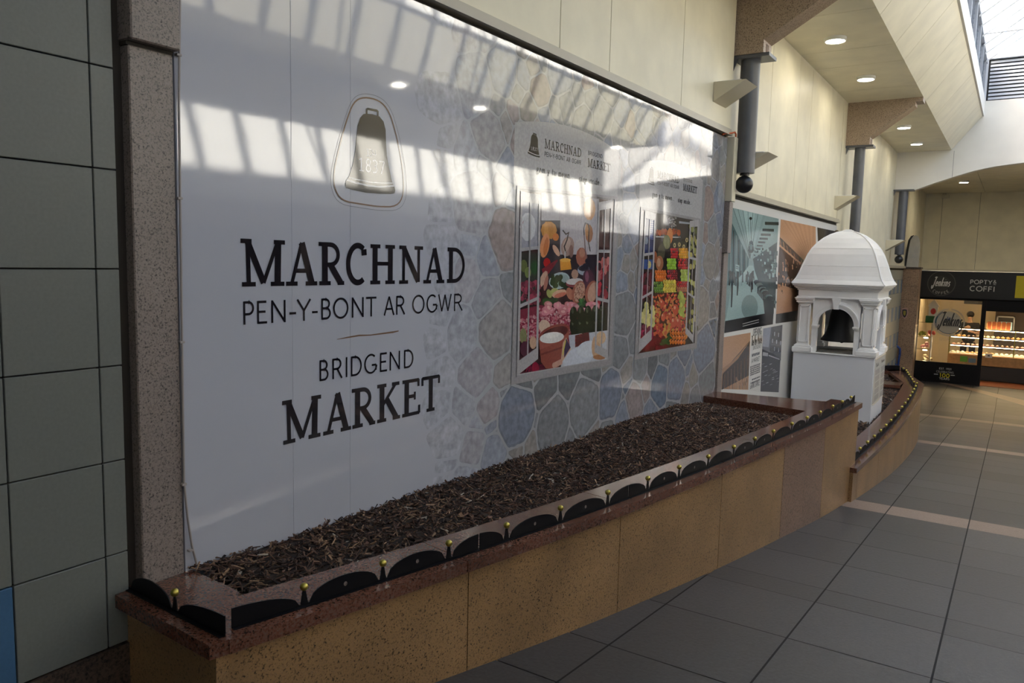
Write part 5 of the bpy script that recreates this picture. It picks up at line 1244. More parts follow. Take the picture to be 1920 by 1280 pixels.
# ================================================================== bell turret
def turret():
    cx, cy = -1.802, 10.42; t = thing('bell_turret', 'white timber bell turret with arched openings and curved dome on a tall white plinth', 'bell turret', (cx, cy, -1.86))
    def ring(b, h, z0, z1, e=0):  # square slab
        b.bbox(cx-h, cx+h, cy-h, cy+h, z0, z1, min(.006, (z1-z0)*.3))
    b = MB(); b.bbox(cx-.468, cx+.468, cy-.468, cy+.468, -1.90, -1.055, .004); b.build('plinth', M_plinth, t)
    b = MB(); ring(b, .482, -1.056, -1.040); b.build('plinth_cap', M_turret, t)
    # corner piers with panelled pilasters
    H = .472; W = .205
    for sx in (-1, 1):
        for sy in (-1, 1):
            def bx(b, w0, w1_, z0, z1, e):   # square pier, outer face pushed out by e
                xa = cx+sx*(H+e); xb = cx+sx*(H-W-e); ya = cy+sy*(H+e); yb = cy+sy*(H-W-e)
                b.bbox(min(xa, xb), max(xa, xb), min(ya, yb), max(ya, yb), z0, z1, .004)
            p = MB(); bx(p, 0, 0, -.985, -.43, -.030)
            for z0, z1, e in ((-1.040, -.985, .014), (-.985, -.962, -.004), (-.962, -.950, -.016), (-.445, -.430, -.018), (-.430, -.405, -.004), (-.405, -.385, .006), (-.385, -.368, .014)): bx(p, 0, 0, z0, z1, e)
            o = p.build('corner_pier', M_turret, t)
            # raised panel mouldings on the outer faces
            m = MB(); xo = cx+sx*(H-.030); yo = cy+sy*(H-.030); mid = H-W/2-.0
            for face in (0, 1):
                for (a0, a1, z0, z1) in ((-.058, -.046, -.925, -.465), (.046, .058, -.925, -.465), (-.058, .058, -.925, -.913), (-.058, .058, -.477, -.465)):
                    if face == 0: xc = cx+sx*mid; m.box(xc+a0, xc+a1, yo-.001, yo+sy*.010, z0, z1)
                    else: yc = cy+sy*mid; m.box(xo-.001, xo+sx*.010, yc+a0, yc+a1, z0, z1)
            m.build('panel_moulding', M_turret, o)
    # arched walls between the piers
    R = .215; zs = -.70; zt = -.368
    for d in range(4):
        def T(u, w_, z):  # u along the face, w_ outward
            if d == 0: return (cx+u, cy-w_, z)
            if d == 1: return (cx+w_, cy+u, z)
            if d == 2: return (cx-u, cy+w_, z)
            return (cx-w_, cy-u, z)
        b = MB(); wo, wi = H-.045, H-.115; n = 20; half = .275
        arcp = [(R*math.cos(math.pi-math.pi*k/n), zs+R*math.sin(math.pi*k/n)) for k in range(n+1)]
        outl = [(-half, zs)]+[(-half+2*half*k/n, zt) for k in range(n+1)]
        # spandrel as quads between arch and straight top, plus jambs
        top = [(-half+2*half*k/n, zt) for k in range(n+1)]
        for k in range(n):
            q = [arcp[k], arcp[k+1], top[k+1], top[k]]
            b.face([T(u, wo, z) for u, z in q]); b.face([T(u, wi, z) for u, z in q][::-1])
            b.face([T(arcp[k][0], wo, arcp[k][1]), T(arcp[k][0], wi, arcp[k][1]), T(arcp[k+1][0], wi, arcp[k+1][1]), T(arcp[k+1][0], wo, arcp[k+1][1])])
        for s_ in (-1, 1):
            q = [(s_*R, zs), (s_*half, zs), (s_*half, zt), (s_*half, zt)]; b.face([T(s_*R, wo, zs), T(s_*half, wo, zs), T(s_*half, wo, zt)]); b.face([T(s_*R, wi, zs), T(s_*half, wi, zs), T(s_*half, wi, zt)])
            q = [(s_*R, wo), (s_*half, wo), (s_*half, wi), (s_*R, wi)]
            b.prism([T(u, w_, -1.04) for u, w_ in q], (0, 0, zs+1.04))
        w_o = b.build('arched_wall', M_turret, t)
        # archivolt, imposts, keystone
        a = MB(); r1, r2 = R-.004, R+.055
        for (ra, rb, e) in ((r1, R+.020, .020), (R+.020, R+.040, .026), (R+.040, r2, .036)):
            for k in range(n):
                t0, t1 = math.pi*k/n, math.pi*(k+1)/n
                q = [(ra*math.cos(t0), zs+ra*math.sin(t0)), (rb*math.cos(t0), zs+rb*math.sin(t0)), (rb*math.cos(t1), zs+rb*math.sin(t1)), (ra*math.cos(t1), zs+ra*math.sin(t1))]
                P0 = [T(u, wo-.005, z) for u, z in q]; P1_ = np.subtract(T(0, wo+e, 0), T(0, wo-.005, 0)); a.prism(P0, tuple(P1_))
        a.build('archivolt', M_turret, w_o)
        a = MB()
        for s_ in (-1, 1):
            for (z0, z1, e, x0) in ((zs-.035, zs-.018, .022, .0), (zs-.018, zs, .034, -.006)):
                q = [(s_*(R-.012+x0), wi), (s_*(half), wi), (s_*(half), wo+e), (s_*(R-.012+x0), wo+e)]; a.prism([T(u, w_, z0) for u, w_ in q], (0, 0, z1-z0))
        a.build('impost', M_turret, w_o)
        a = MB(); q = [(-.028, zs+R-.012), (.028, zs+R-.012), (.048, zt), (-.048, zt)]; a.prism([T(u, wo-.01, z) for u, z in q], tuple(np.subtract(T(0, wo+.055, 0), T(0, wo-.01, 0)))); a.build('keystone', M_turret, w_o)
    # floor and ceiling of the belfry
    b = MB(); b.box(cx-.40, cx+.40, cy-.40, cy+.40, -1.04, -1.03); b.build('belfry_floor', MATS['weathered_cement'], t)
    # entablature and cornice
    b = MB()
    for h, z0, z1 in ((.455, -.370, -.262), (.470, -.372, -.350), (.468, -.275, -.258), (.485, -.258, -.240), (.502, -.240, -.222), (.518, -.222, -.205), (.528, -.205, -.188)): ring(b, h, z0, z1)
    b.build('entablature', M_turret, t)
    # cloister dome with ogee flare
    prof = [(.527, -.190), (.520, -.180), (.492, -.140), (.470, -.090), (.450, -.030), (.432, .030), (.410, .095), (.383, .172), (.346, .245), (.298, .312), (.240, .370), (.176, .416), (.108, .448), (.055, .462)]
    b = MB(); N = len(prof)
    for d in range(4):
        for (ha, za), (hb, zb) in zip(prof[:-1], prof[1:]):
            def T(u, w_, z):
                return [(cx+u, cy-w_, z), (cx+w_, cy+u, z), (cx-u, cy+w_, z), (cx-w_, cy-u, z)][d]
            m = 6
            for k in range(m):
                u0, u1 = -1+2*k/m, -1+2*(k+1)/m; b.face([T(u0*ha, ha, za), T(u1*ha, ha, za), T(u1*hb, hb, zb), T(u0*hb, hb, zb)])
    o = b.build('dome', M_turret, t, smooth=True)
    b = MB()
    for h, z in ((.4905, -.137), (.4325, .030), (.347, .245)):   # lead roll laps
        for d in range(4):
            T = lambda u, w_, z: [(cx+u, cy-w_, z), (cx+w_, cy+u, z), (cx-u, cy+w_, z), (cx-w_, cy-u, z)][d]
            b.tube([T(-h, h, z), T(h, h, z)], .0025, 6)
    for sx in (-1, 1):
        for sy in (-1, 1): b.tube([(cx+sx*h, cy+sy*h, z) for h, z in prof], .008, 8)
    b.build('lap_ridges', M_turret, o)
    b = MB(); b.bbox(cx-.055, cx+.055, cy-.055, cy+.055, .458, .478, .004); b.bbox(cx-.035, cx+.035, cy-.035, cy+.035, .476, .488, .003); b.build('finial_cap', M_turret, t)
    # printed panel on the side facing the walkway
    X = cx+.468; b = MB(); b.box(X, X+.006, cy-.44, cy+.44, -1.62, -1.075); pn = b.build('information_panel', M_white, t)
    q = Print(lambda y, z, o: (X+.006+o, y, z), .001, .00003); ink = (.08, .08, .09); r = random.Random(2)
    q.text('Bells', cy-.33, cy-.12, -1.175, .045, SANS, ink, 1.4); q.text('Market', cy+.08, cy+.34, -1.165, .045, SANS, ink, 1.4)
    for c0, c1 in ((cy-.38, cy-.04), (cy+.03, cy+.39)):
        for blk in range(5):
            for l_ in range(6):
                z = -1.215-blk*.078-l_*.0105; y = c0
                while y < c1-.02: k = r.uniform(.012, .04); q.ribbon([(y, z), (min(c1, y+k), z)], .0045, (.30, .30, .32)); y += k+.008
    q.build('panel_text', M_print2, pn)
    for zz in (-1.075, -1.63):
        b = MB(); b.box(X+.004, X+.009, cy-.42, cy+.44, zz-.004, zz+.003); b.build('panel_edge', MATS['cream_trim'], pn)
    # the bell
    bl = thing('bell', 'dark bronze bell hanging inside the arched white turret', 'bell', (cx, cy, -.91)); z0 = -.915
    prof = [(.240, z0), (.243, z0+.012), (.228, z0+.035), (.200, z0+.075), (.178, z0+.125), (.163, z0+.185), (.153, z0+.26), (.145, z0+.33), (.130, z0+.39), (.10, z0+.425), (.06, z0+.445), (.03, z0+.45), (.03, z0+.50)]
    b = MB(); b.lathe(cx, cy, prof, 40, cap=False); b.lathe(cx, cy, [(.19, z0+.004), (.14, z0+.10), (.11, z0+.3)], 40, cap=False); b.build('bell_body', M_bell, bl, smooth=True)
    b = MB(); b.box(cx-.40, cx+.40, cy-.03, cy+.03, z0+.45, z0+.51); b.build('headstock', M_dark, bl)
    b = MB(); b.tube([(cx, cy, z0+.3), (cx+.01, cy, z0+.02)], .012, 8); b.sphere((cx+.01, cy, z0-.0), .03, 12, 8); b.build('clapper', M_bell, bl)
turret()

# ================================================================== far left: tiled bay, granite pier with crest, handle and plaque
def far_left():
    b = MB(); b.box(-2.40, -2.375, 18.3, 21.3, -3.2, .0); o = struct('wall_tiled', b, M_grout)
    t1, t2 = MB(), MB(); zt = -.003; r = 0
    while zt > -3.1:
        zb = -.24-.325*r; y = 18.3; k = 0
        while y < 21.28:
            ye = min(y+.34, 21.3); tgt = t2 if (r % 2 == 1 and k % 2 == 0) else t1
            tgt.bbox(-2.38, -2.352, y+.003, ye-.003, zb+.003, zt-.003, .002); y = ye; k += 1
        zt = zb; r += 1
    t1.build('sage_tiles', mat('sage_tile', (.34, .34, .27), .4), o); t2.build('pale_blue_tiles', mat('pale_blue_tile', (.13, .20, .30), .4), o)
    t = thing('granite_pier', 'brown granite pier with a shield crest standing between the tiled wall and the bakery', 'pier', (-2.17, 21.5, -3.24))
    b = MB(); b.bbox(-2.398, -1.985, 21.3, 21.75, -3.24, .03, .008); b.build('shaft', M_gdark2, t)
    b = MB(); b.bbox(-2.398, -1.965, 21.27, 21.77, .03, .075, .008); b.build('cap_slab', M_gdark, t)
    for zz in (-.74, -.40): b = MB(); b.box(-2.395, -1.99, 21.2985, 21.302, zz, zz+.006); b.build('joint_line', M_creamdark, t)
    s_ = thing('shield_crest', 'small pinkish shield shaped crest fixed on the brown granite pier', 'crest', (-2.17, 21.28, -1.1))
    S_ = lambda a, b_: pY(1660+a/4.923, 480+b_/4.923, 21.28)
    out = [(150, 482), (178, 478), (208, 484), (208, 530), (196, 562), (178, 582), (156, 560), (146, 525)]
    P_ = [S_(*p) for p in out]; b = MB(); b.prism([(x, 21.28, z) for x, z in P_], (0, .02, 0)); b.build('shield_rim', mat('copper_pink', (.45, .26, .22), .35, metal=.4), s_)
    cx = sum(p[0] for p in P_)/len(P_); cz = sum(p[1] for p in P_)/len(P_)
    b = MB(); b.prism([(cx+(x-cx)*.72, 21.272, cz+(z-cz)*.74) for x, z in P_], (0, .009, 0)); b.build('shield_field', M_dark, s_)
    b = MB(); b.prism([(cx+(x-cx)*.40, 21.266, cz+(z-cz)*.46) for x, z in P_], (0, .007, 0)); b.build('shield_charge', M_brass, s_)
    h = thing('door_handle_bar', 'dark blue bent tubular handle on the left edge of the granite pier', 'handle', (-2.3, 21.2, -2.1))
    H_ = [(100, 812), (140, 850), (138, 905), (122, 1003), (85, 985)]; pts = [(S_(*p)[0], 21.16, S_(*p)[1]) for p in H_]
    b = MB(); b.tube([(pts[0][0], 21.3, pts[0][2])]+pts+[(pts[-1][0], 21.3, pts[-1][2])], .028, 10); b.build('bent_tube', M_blue, h, smooth=True)
    p = thing('arched_plaque', 'pale round-topped memorial plaque standing on top of the granite pier', 'plaque', (-2.1, 21.45, .08))
    A = lambda a, b_: pY(1660+a/4, 380+b_/4, 21.42)
    out = [(158, 458), (176, 345), (190, 280), (210, 250), (228, 243), (246, 252), (258, 285), (262, 340), (252, 430), (248, 473)]
    Q = [A(*q_) for q_ in out]; zb = .076; Q = [(x, max(z, zb)) for x, z in Q]; Q[0] = (Q[0][0], zb); Q[-1] = (Q[-1][0], zb)
    b = MB(); b.prism([(x, 21.40, z) for x, z in Q], (0, .09, 0)); b.build('slab', mat('pale_stone', (.52, .50, .45), .55, noise=(8, .1)), p)
    b = MB(); b.prism([(x-.055, 21.44, z) for x, z in Q], (0, .06, 0)); b.build('dark_edge', M_dark, p)
    q = MB(); r = random.Random(1)
    for l_ in range(7):
        x0, x1_ = A(188, 340)[0], A(250, 340)[0]; z = A(190, 335+l_*13)[1]
        x = x0
        while x < x1_-.02: k = r.uniform(.02, .05); q.box(x, min(x1_, x+k), 21.397, 21.40, z, z+.014); x += k+.016
    q.build('engraved_text', M_alu, p)
    s_ = thing('sensor_box', 'small cream sensor box under the far ceiling above the bakery', 'sensor', (-1.9, 25.3, 2.1))
    x, z = pY(1773, 368, 25.35); b = MB(); b.bbox(x-.09, x+.09, 25.28, 25.42, z-.06, z+.05, .01); b.build('casing', M_creamtrim, s_); b = MB(); b.tube([(x, 25.36, z+.05), (x, 25.36, 2.21)], .02, 8); b.build('stem', M_creamtrim, s_)
M_gdark2 = granite('brown_granite', [(.42, srgb(80, 64, 52)), (.52, srgb(140, 112, 88)), (.68, srgb(165, 134, 106))], 100, .3, .15)
far_left()

# ================================================================== bakery
def bakery():
    Y0 = 25.4; SX = lambda a, b_, Y=Y0: pY(1660+a/4.923, 480+b_/4.923, Y)
    t = thing('bakery_shopfront', 'black bakery shopfront with white lettering on its fascia and a yellow block', 'shopfront', (-1, Y0, -3.24))
    b = MB(); b.bbox(-2.385, 3.4, Y0-.10, Y0+.05, -.775, -.002, .01); fa = b.build('fascia', M_sign, t)
    b = MB(); b.box(-2.385, -.72, Y0-.05, Y0+.03, -3.24, -2.65); b.build('stall_riser', M_black, t)
    b = MB(); b.box(-2.385, -2.30, Y0-.05, Y0+.05, -3.24, -.775); b.box(-.74, -.63, Y0-.08, Y0+.06, -3.24, -.775); b.box(-.74, 3.4, Y0-.04, Y0+.04, -1.10, -.775); b.box(-2.3, -.74, Y0-.04, Y0+.04, -.83, -.775); b.build('frame', M_black, t)
    b = MB(); b.box(-2.30, -.74, Y0, Y0+.008, -2.65, -.83); b.build('window_glass', M_glass, t)
    b = MB(); x0 = SX(1212, 180)[0]; b.box(x0, 3.38, Y0-.106, Y0-.10, SX(1210, 385)[1], SX(1220, 182)[1]); b.build('yellow_block', M_yellow, t)
    pm = lambda u, v, o: (u, Y0-.10-o, v)
    q = Print(pm, .002, .00005); g = (.55, .55, .55)
    def tx(s_, xa, xb, yb, yt, tk=1.5, slant=0, Pq=None, col=g):
        x0, z0 = SX(xa, yb); x1_, z1 = SX(xb, yb); zt = SX(xa, yt)[1]; (Pq or q).text(s_, x0, x1_, z0, zt-z0, SANS, col, tk, slant)
    tx('POPTY', 785, 985, 255, 218, 1.9); tx('&', 995, 1025, 252, 222, 1.6); tx('COFFI', 780, 1010, 320, 275, 1.9)
    q.ribbon([SX(998, 262), SX(1022, 264)], .012, g); q.build('fascia_lettering', M_attr, fa)
    # round emblem
    q = Print(pm, .002, .0002); cx, cz = SX(520, 252); R = .42*.86
    q.ell(cx, cz, R, R, (.065, .06, .055), n=40); q.ell(cx, cz, R*.93, R*.93, (.015, .014, .014), n=40)
    q.ell(cx, cz, R*.60, R*.60, (.03, .028, .026), n=30)
    def circ_text(s_, R_, a0, a1, h, col, Pq, cx=cx, cz=cz, flip=False):
        for i, ch in enumerate(s_):
            if ch == ' ': continue
            a = math.radians(a0+(a1-a0)*i/max(1, len(s_)-1))
            ux, uz = (-math.sin(a), math.cos(a)); tx_, tz_ = (math.cos(a-math.pi/2), math.sin(a-math.pi/2))
            if flip: tx_, tz_, ox, oz = -tx_, -tz_, -math.cos(a), -math.sin(a)
            else: ox, oz = math.cos(a), math.sin(a)
            w_ = h*.62
            for pts, sw in SANS.get(ch, SANS['O']):
                Pq.ribbon([(cx+R_*math.cos(a)+tx_*(u-.5)*w_+ox*(v-.5)*h, cz+R_*math.sin(a)+tz_*(u-.5)*w_+oz*(v-.5)*h) for u, v in pts], sw*h*1.6, col)
    circ_text('COFFEE', R*.77, 232, 308, .075, (.40, .38, .35), q, flip=True)
    x0, z0 = SX(470, 275); x1_, _ = SX(592, 275); q.text('Jenkins', x0-.10, x1_, z0+.0, .26, SANS, (.66, .66, .64), .95, .25)
    q.ribbon([SX(545, 240), SX(580, 236)], .02, (.6, .6, .58))
    q.build('round_emblem', M_attr, fa)
    # riser lettering
    rm = lambda u, v, o: (u, Y0-.05-o, v)
    q = Print(rm, .002, .0001)
    tx('EST. 1921', 498, 612, 1042, 1025, 1.7, Pq=q, col=(.45, .45, .45)); tx('CELEBRATING', 472, 632, 1070, 1052, 1.5, Pq=q, col=(.32, .32, .32)); tx('YEARS', 498, 592, 1135, 1115, 1.7, Pq=q, col=(.45, .45, .45)); tx('100', 500, 592, 1112, 1078, 1.9, Pq=q, col=(.62, .55, .02))
    for xa, xb in ((450, 488), (604, 642)): q.ribbon([SX(xa, 1086+(xa-450)*.07), SX(xb, 1088+(xa-450)*.07)], .02, (.5, .5, .5))
    q.build('riser_lettering', M_attr, t)
    # white round decal on the glass
    q = Print(lambda u, v, o: (u, Y0-.001-o, v), .001, .0001); cx, cz = SX(588, 612); R = .40; G_ = (.50, .48, .43)
    def annulus(r0, r1, a0, a1, col):
        n = 30; 
        for k in range(n):
            t0, t1 = math.radians(a0+(a1-a0)*k/n), math.radians(a0+(a1-a0)*(k+1)/n)
            q.poly([(cx+r0*math.cos(t0), cz+r0*math.sin(t0)), (cx+r1*math.cos(t0), cz+r1*math.sin(t0)), (cx+r1*math.cos(t1), cz+r1*math.sin(t1)), (cx+r0*math.cos(t1), cz+r0*math.sin(t1))], col)
    annulus(0, R*.80, 0, 360, (.46, .43, .37)); annulus(R*.90, R*1.0, 95, 330, G_); annulus(R*.90, R*1.0, -15, 85, (.42, .40, .36)); annulus(R*.80, R*.84, 110, 300, (.05, .10, .22)); annulus(R*.86, R*.9, 120, 210, (.05, .08, .14)); annulus(R*.86, R*.95, 300, 335, (.06, .06, .06))
    x0, z0 = SX(512, 650); x1_, _ = SX(692, 650); q.text('Jenkins', x0-.06, x1_, z0+.03, .40, SANS, (.04, .04, .045), .85, .25); q.text('to', SX(565, 585)[0], SX(600, 585)[0], SX(565, 585)[1], .12, SANS, (.04, .07, .16), 1.5, .2)
    x0, z0 = SX(500, 785); x1_, _ = SX(705, 775); q.text('QUALITY', x0, x1_, z0+.03, .09, SANS, (.42, .40, .36), 1.2)
    q.build('window_decal', M_attr, t)
    # interior shell
    b = MB(); YB2 = 29.0
    b.box(-2.6, -2.39, Y0+.06, YB2, -3.3, .0); b.box(-2.6, 3.5, YB2, YB2+.1, -3.3, .0); b.box(-2.6, 3.5, Y0+.06, YB2, -.55, -.45); b.box(3.4, 3.6, Y0-.1, YB2+.1, -3.3, .06); struct('wall_bakery', b, M_shopwall)
    b = MB(); b.box(-2.5, 3.5, Y0+.03, YB2, -3.26, -3.228); struct('floor_bakery', b, M_orangefloor)
    b = MB(); b.box(-.45, 3.4, 28.75, YB2, -2.45, -1.0); struct('trim_11', b, mat('brown_back_fitting', (.045, .03, .022), .4))
    # added warm lamps, out of sight, to brighten the shop interior
    for x in (-1.9, -.6, .9, 2.3):
        l_ = thing('added_shop_light', 'added warm light over the bakery interior, out of sight', 'ceiling light', (x, 27.0, -.57), 'added warm lights on the bakery ceiling')
        b = MB(); b.lathe(x, 27.0, [(.13, -.555), (.13, -.575)], 20); b.build('lamp_face', M_lampwarm, l_)
    # counter with display
    t = thing('display_counter', 'lit glass bakery display counter with shelves of cakes and pastries', 'display counter', (0, 26.9, -3.24))
    ya, yb = 26.6, 27.3; xl = -1.55
    b = MB(); b.bbox(xl, 3.3, ya, yb, -3.22, -2.78, .01); b.build('base', M_dark, t)
    b = MB(); b.bbox(xl, 3.3, ya-.04, yb, -2.78, -2.48, .01); b.build('wooden_front', M_wood, t)
    for z in (-2.47, -2.22, -1.97, -1.72):
        b = MB(); b.box(xl+.02, 3.3, ya+.10, yb, z, z+.012); b.build('shelf', M_glass if z > -2.4 else M_whiteframe, t)
    b = MB(); b.box(xl, 3.3, ya, ya+.008, -2.47, -1.72); b.build('front_glass', M_glass, t)
    for x in (xl, -.75, .1, 1.0, 2.0): b = MB(); b.box(x, x+.03, ya-.01, ya+.03, -2.48, -1.70); b.build('brass_post', M_brass, t)
    strips = MB(); 
    for z in (-2.235, -1.985, -1.735): strips.box(xl+.05, 3.25, ya+.04, ya+.07, z, z+.012)
    strips.build('light_strips', MATS['warm_diffuser'], t)
    rnd = random.Random(6); protos = {}
    def pastry(x, y, z, kind, lab):
        b = MB(); c, rr, hh = {'bun': ((.45, .22, .08), .055, .5), 'pink': ((.62, .28, .26), .05, .45), 'cream': ((.75, .65, .48), .05, .6), 'choc': ((.12, .05, .03), .05, .4)}[kind]
        if kind not in protos:
            b.sphere((x, y, z+rr*hh*.8), rr, 12, 8, c, (1, 1, hh)); o = b.build('pastry', M_attrg); protos[kind] = (o, z)
            b2 = MB(); b2.sphere((x, y, z+rr*hh*1.5), rr*.45, 8, 6, (.8, .7, .6), (1, 1, .6)); b2.build('icing', M_attrg, o)
        else:
            src, zs = protos[kind]; o = src.copy(); C.objects.link(o); o.location = (x, y, z+OZ)
            for ch in src.children: d = ch.copy(); C.objects.link(d); d.parent = o
        if kind in protos and protos[kind][0] is o: pass
        tag(o, lab, 'pastry', {'bun': 'golden buns', 'pink': 'pink iced cakes', 'cream': 'cream cakes', 'choc': 'chocolate cakes'}[kind]+' in the bakery counter')
    for si, (z, sname) in enumerate(((-2.458, 'bottom'), (-2.208, 'middle'), (-1.958, 'upper'))):
        x = xl+.12; k = 0
        while x < .45:
            kind = (['cream', 'bun', 'bun', 'cream'], ['pink', 'pink', 'pink', 'choc'], ['bun', 'choc', 'cream', 'bun'])[si][(k//3) % 4]
            nm = {'bun': 'golden baked bun', 'pink': 'pink iced cake', 'cream': 'pale cream topped cake', 'choc': 'dark chocolate cake'}[kind]
            pastry(x, ya+.25, z, kind, nm+' in a row on the '+sname+' shelf of the bakery counter'); x += .125; k += 1
    # things on the counter
    o = thing('till_display', 'small pale blue boxed screen standing on the bakery counter', 'till display', (.2, 26.9, -1.7))
    x, z = SX(1105, 735, 26.8); b = MB(); b.bbox(x-.15, x+.15, 26.8, 26.9, -1.70, -1.46, .01); b.build('casing', mat('pale_blue_plastic', (.30, .50, .62), .4), o); b = MB(); b.box(x-.10, x+.10, 26.795, 26.80, -1.63, -1.55); b.build('screen', M_dark, o)
    o = thing('biscuit_box_row', 'long brown tray of wrapped biscuits on the bakery counter', 'tray', (-.4, 26.9, -1.7)); b = MB(); b.bbox(-.62, -.02, 26.75, 27.1, -1.70, -1.50, .01); b.build('tray', M_wood, o)
    for k in range(5): b = MB(); b.bbox(-.60+k*.12, -.50+k*.12, 26.74, 26.80, -1.69, -1.46, .01, (.20, .06, .025)); b.build('packet', M_attrg, o)
    o = thing('green_price_ticket', 'bright green price ticket at the foot of the bakery counter', 'sign', (-1.2, 26.4, -2.6)); x0, z0 = SX(685, 975, 26.4); x1_, z1 = SX(758, 930, 26.4); b = MB(); b.box(x0, x1_, 26.53, 26.545, z0, z1); b.build('card', mat('green_card', (.10, .35, .03), .5), o)
    o = thing('blue_price_ticket', 'dull blue price ticket beside the green one on the bakery counter', 'sign', (-1.0, 26.4, -2.6)); x0, z0 = SX(764, 985, 26.4); x1_, z1 = SX(835, 950, 26.4); b = MB(); b.box(x0, x1_, 26.53, 26.545, z0, z1); b.build('card', mat('blue_card', (.10, .18, .28), .5), o)
    o = thing('white_notice_card', 'white notice card on the wooden counter front', 'sign', (0, 26.4, -2.5)); x0, z0 = SX(918, 940, 26.4); x1_, z1 = SX(988, 905, 26.4); b = MB(); b.box(x0, x1_, 26.53, 26.545, z0, z1); b.build('card', M_white, o); b = MB(); b.box((x0+x1_)/2-.03, (x0+x1_)/2+.03, 26.527, 26.53, (z0+z1)/2-.02, (z0+z1)/2+.02); b.build('printed_mark', M_ink, o)
    # window shelf unit at the left with pink goods
    o = thing('glass_shelf_unit', 'narrow glass shelf unit with warm spotlights inside the bakery window', 'shelf unit', (-2.0, 26.0, -3.2)); xa = SX(300, 580, 25.9)[0]; xb = SX(440, 580, 25.9)[0]
    for z in (-1.55, -1.98, -2.35, -2.70): b = MB(); b.box(xa, xb, 25.75, 26.15, z, z+.012); b.build('shelf', M_glass, o)
    for x in (xa, xb):
        for y in (25.75, 26.15): b = MB(); b.box(x-.012, x+.012, y-.012, y+.012, -3.2, -1.54); b.build('post', M_alu, o)
    for z, lab in ((-1.99, 'upper'), (-2.36, 'middle'), (-2.70, 'lowest')): b = MB(); b.lathe((xa+xb)/2+.05, 25.95, [(.06, z-.004), (.06, z-.03)], 14); b.build('spot_lamp', M_lampwarm, o)
    def goods(x, y, z, n_, c, lab, r=.055):
        g_ = thing('gift_bundle', lab, 'wrapped gift', (x, y, z)); rr = random.Random(int(z*100)+int(x*100))
        for k in range(n_): b = MB(); b.sphere((x+rr.uniform(-.09, .09), y+rr.uniform(-.05, .05), z+r*.9+rr.uniform(0, .13)), r*rr.uniform(.7, 1.1), 10, 7, jit(rr, c, .25)); b.build('wrapped_piece', M_attrg, g_)
    goods(-2.22, 25.9, -1.97, 6, (.34, .36, .05), 'yellow-green wrapped bundle on the top glass shelf in the bakery window')
    goods(-1.95, 25.9, -1.97, 6, (.70, .16, .16), 'red and pink wrapped bundle on the top glass shelf in the bakery window')
    goods(-2.12, 25.9, -2.34, 7, (.62, .28, .28), 'pink wrapped bundle on the middle glass shelf in the bakery window')
    goods(-2.02, 25.9, -2.69, 4, (.75, .62, .40), 'pale wrapped bundle on the lowest glass shelf in the bakery window')
    # little house on a green box
    o = thing('paper_house', 'small white and red paper house on a green box in the bakery window', 'model house', (-1.95, 25.9, -1.54))
    hx = SX(438, 500, 25.85)[0]
    b = MB(); b.bbox(hx-.17, hx+.15, 25.80, 26.0, -1.54, -1.34, .006); b.build('green_box', mat('green_card_box', (.01, .12, .03), .5), o)
    b = MB(); b.bbox(hx-.10, hx+.13, 25.83, 25.99, -1.34, -1.06, .004); b.build('house_body', M_white, o)
    b = MB(); b.prism([(hx-.14, 25.82, -1.06), (hx+.17, 25.82, -1.06), (hx+.015, 25.82, -.83)], (0, .18, 0)); b.build('roof', M_white, o)
    b = MB(); b.sphere((hx+.015, 25.83, -1.20), .07, 10, 8, sc=(1, .15, 1.3)); b.build('red_figure', mat('red_print', (.5, .02, .02), .5), o)
    # heater/screen at ceiling inside
    o = thing('menu_screen', 'dark menu screen hanging from the bakery ceiling', 'screen', (-.9, 27.5, -.9)); x0, z0 = SX(725, 440, 27.5); x1_, z1 = SX(960, 385, 27.5); b = MB(); b.bbox(x0, x1_, 27.5, 27.58, z0, -.565, .01); b.build('screen_case', M_dark, o)
    b = MB(); b.box(1.15, 1.9, 28.65, 28.75, -2.1, -1.2); struct('trim_12', b, M_dark)
    o = thing('wall_oven', 'dark fronted wall oven with metal frame at the back of the bakery', 'oven', (.2, 28.6, -2.2)); x0, z0 = SX(1018, 690, 28.6); x1_, z1 = SX(1200, 560, 28.6); b = MB(); b.bbox(x0, x1_, 28.62, 28.74, z0, z1, .01); b.build('door', M_dark, o)
    b = MB(); b.box(x0, x1_, 28.60, 28.62, z1-.04, z1); b.box(x0, x0+.04, 28.60, 28.62, z0, z1); b.box(x1_-.04, x1_, 28.60, 28.62, z0, z1); b.build('door_frame', M_alu, o)
    o = thing('pendant_lamp', 'brown pendant lamp hanging above the bakery counter', 'pendant lamp', (-.3, 27.6, -1.1)); x, z = SX(1005, 490, 27.6); b = MB(); b.lathe(x, 27.6, [(.11, z-.06), (.09, z+.02), (.03, z+.10), (.01, z+.13), (.01, -.55)], 18, cap=False); b.build('shade', mat('brown_shade', (.22, .12, .06), .5), o, smooth=True)
bakery()

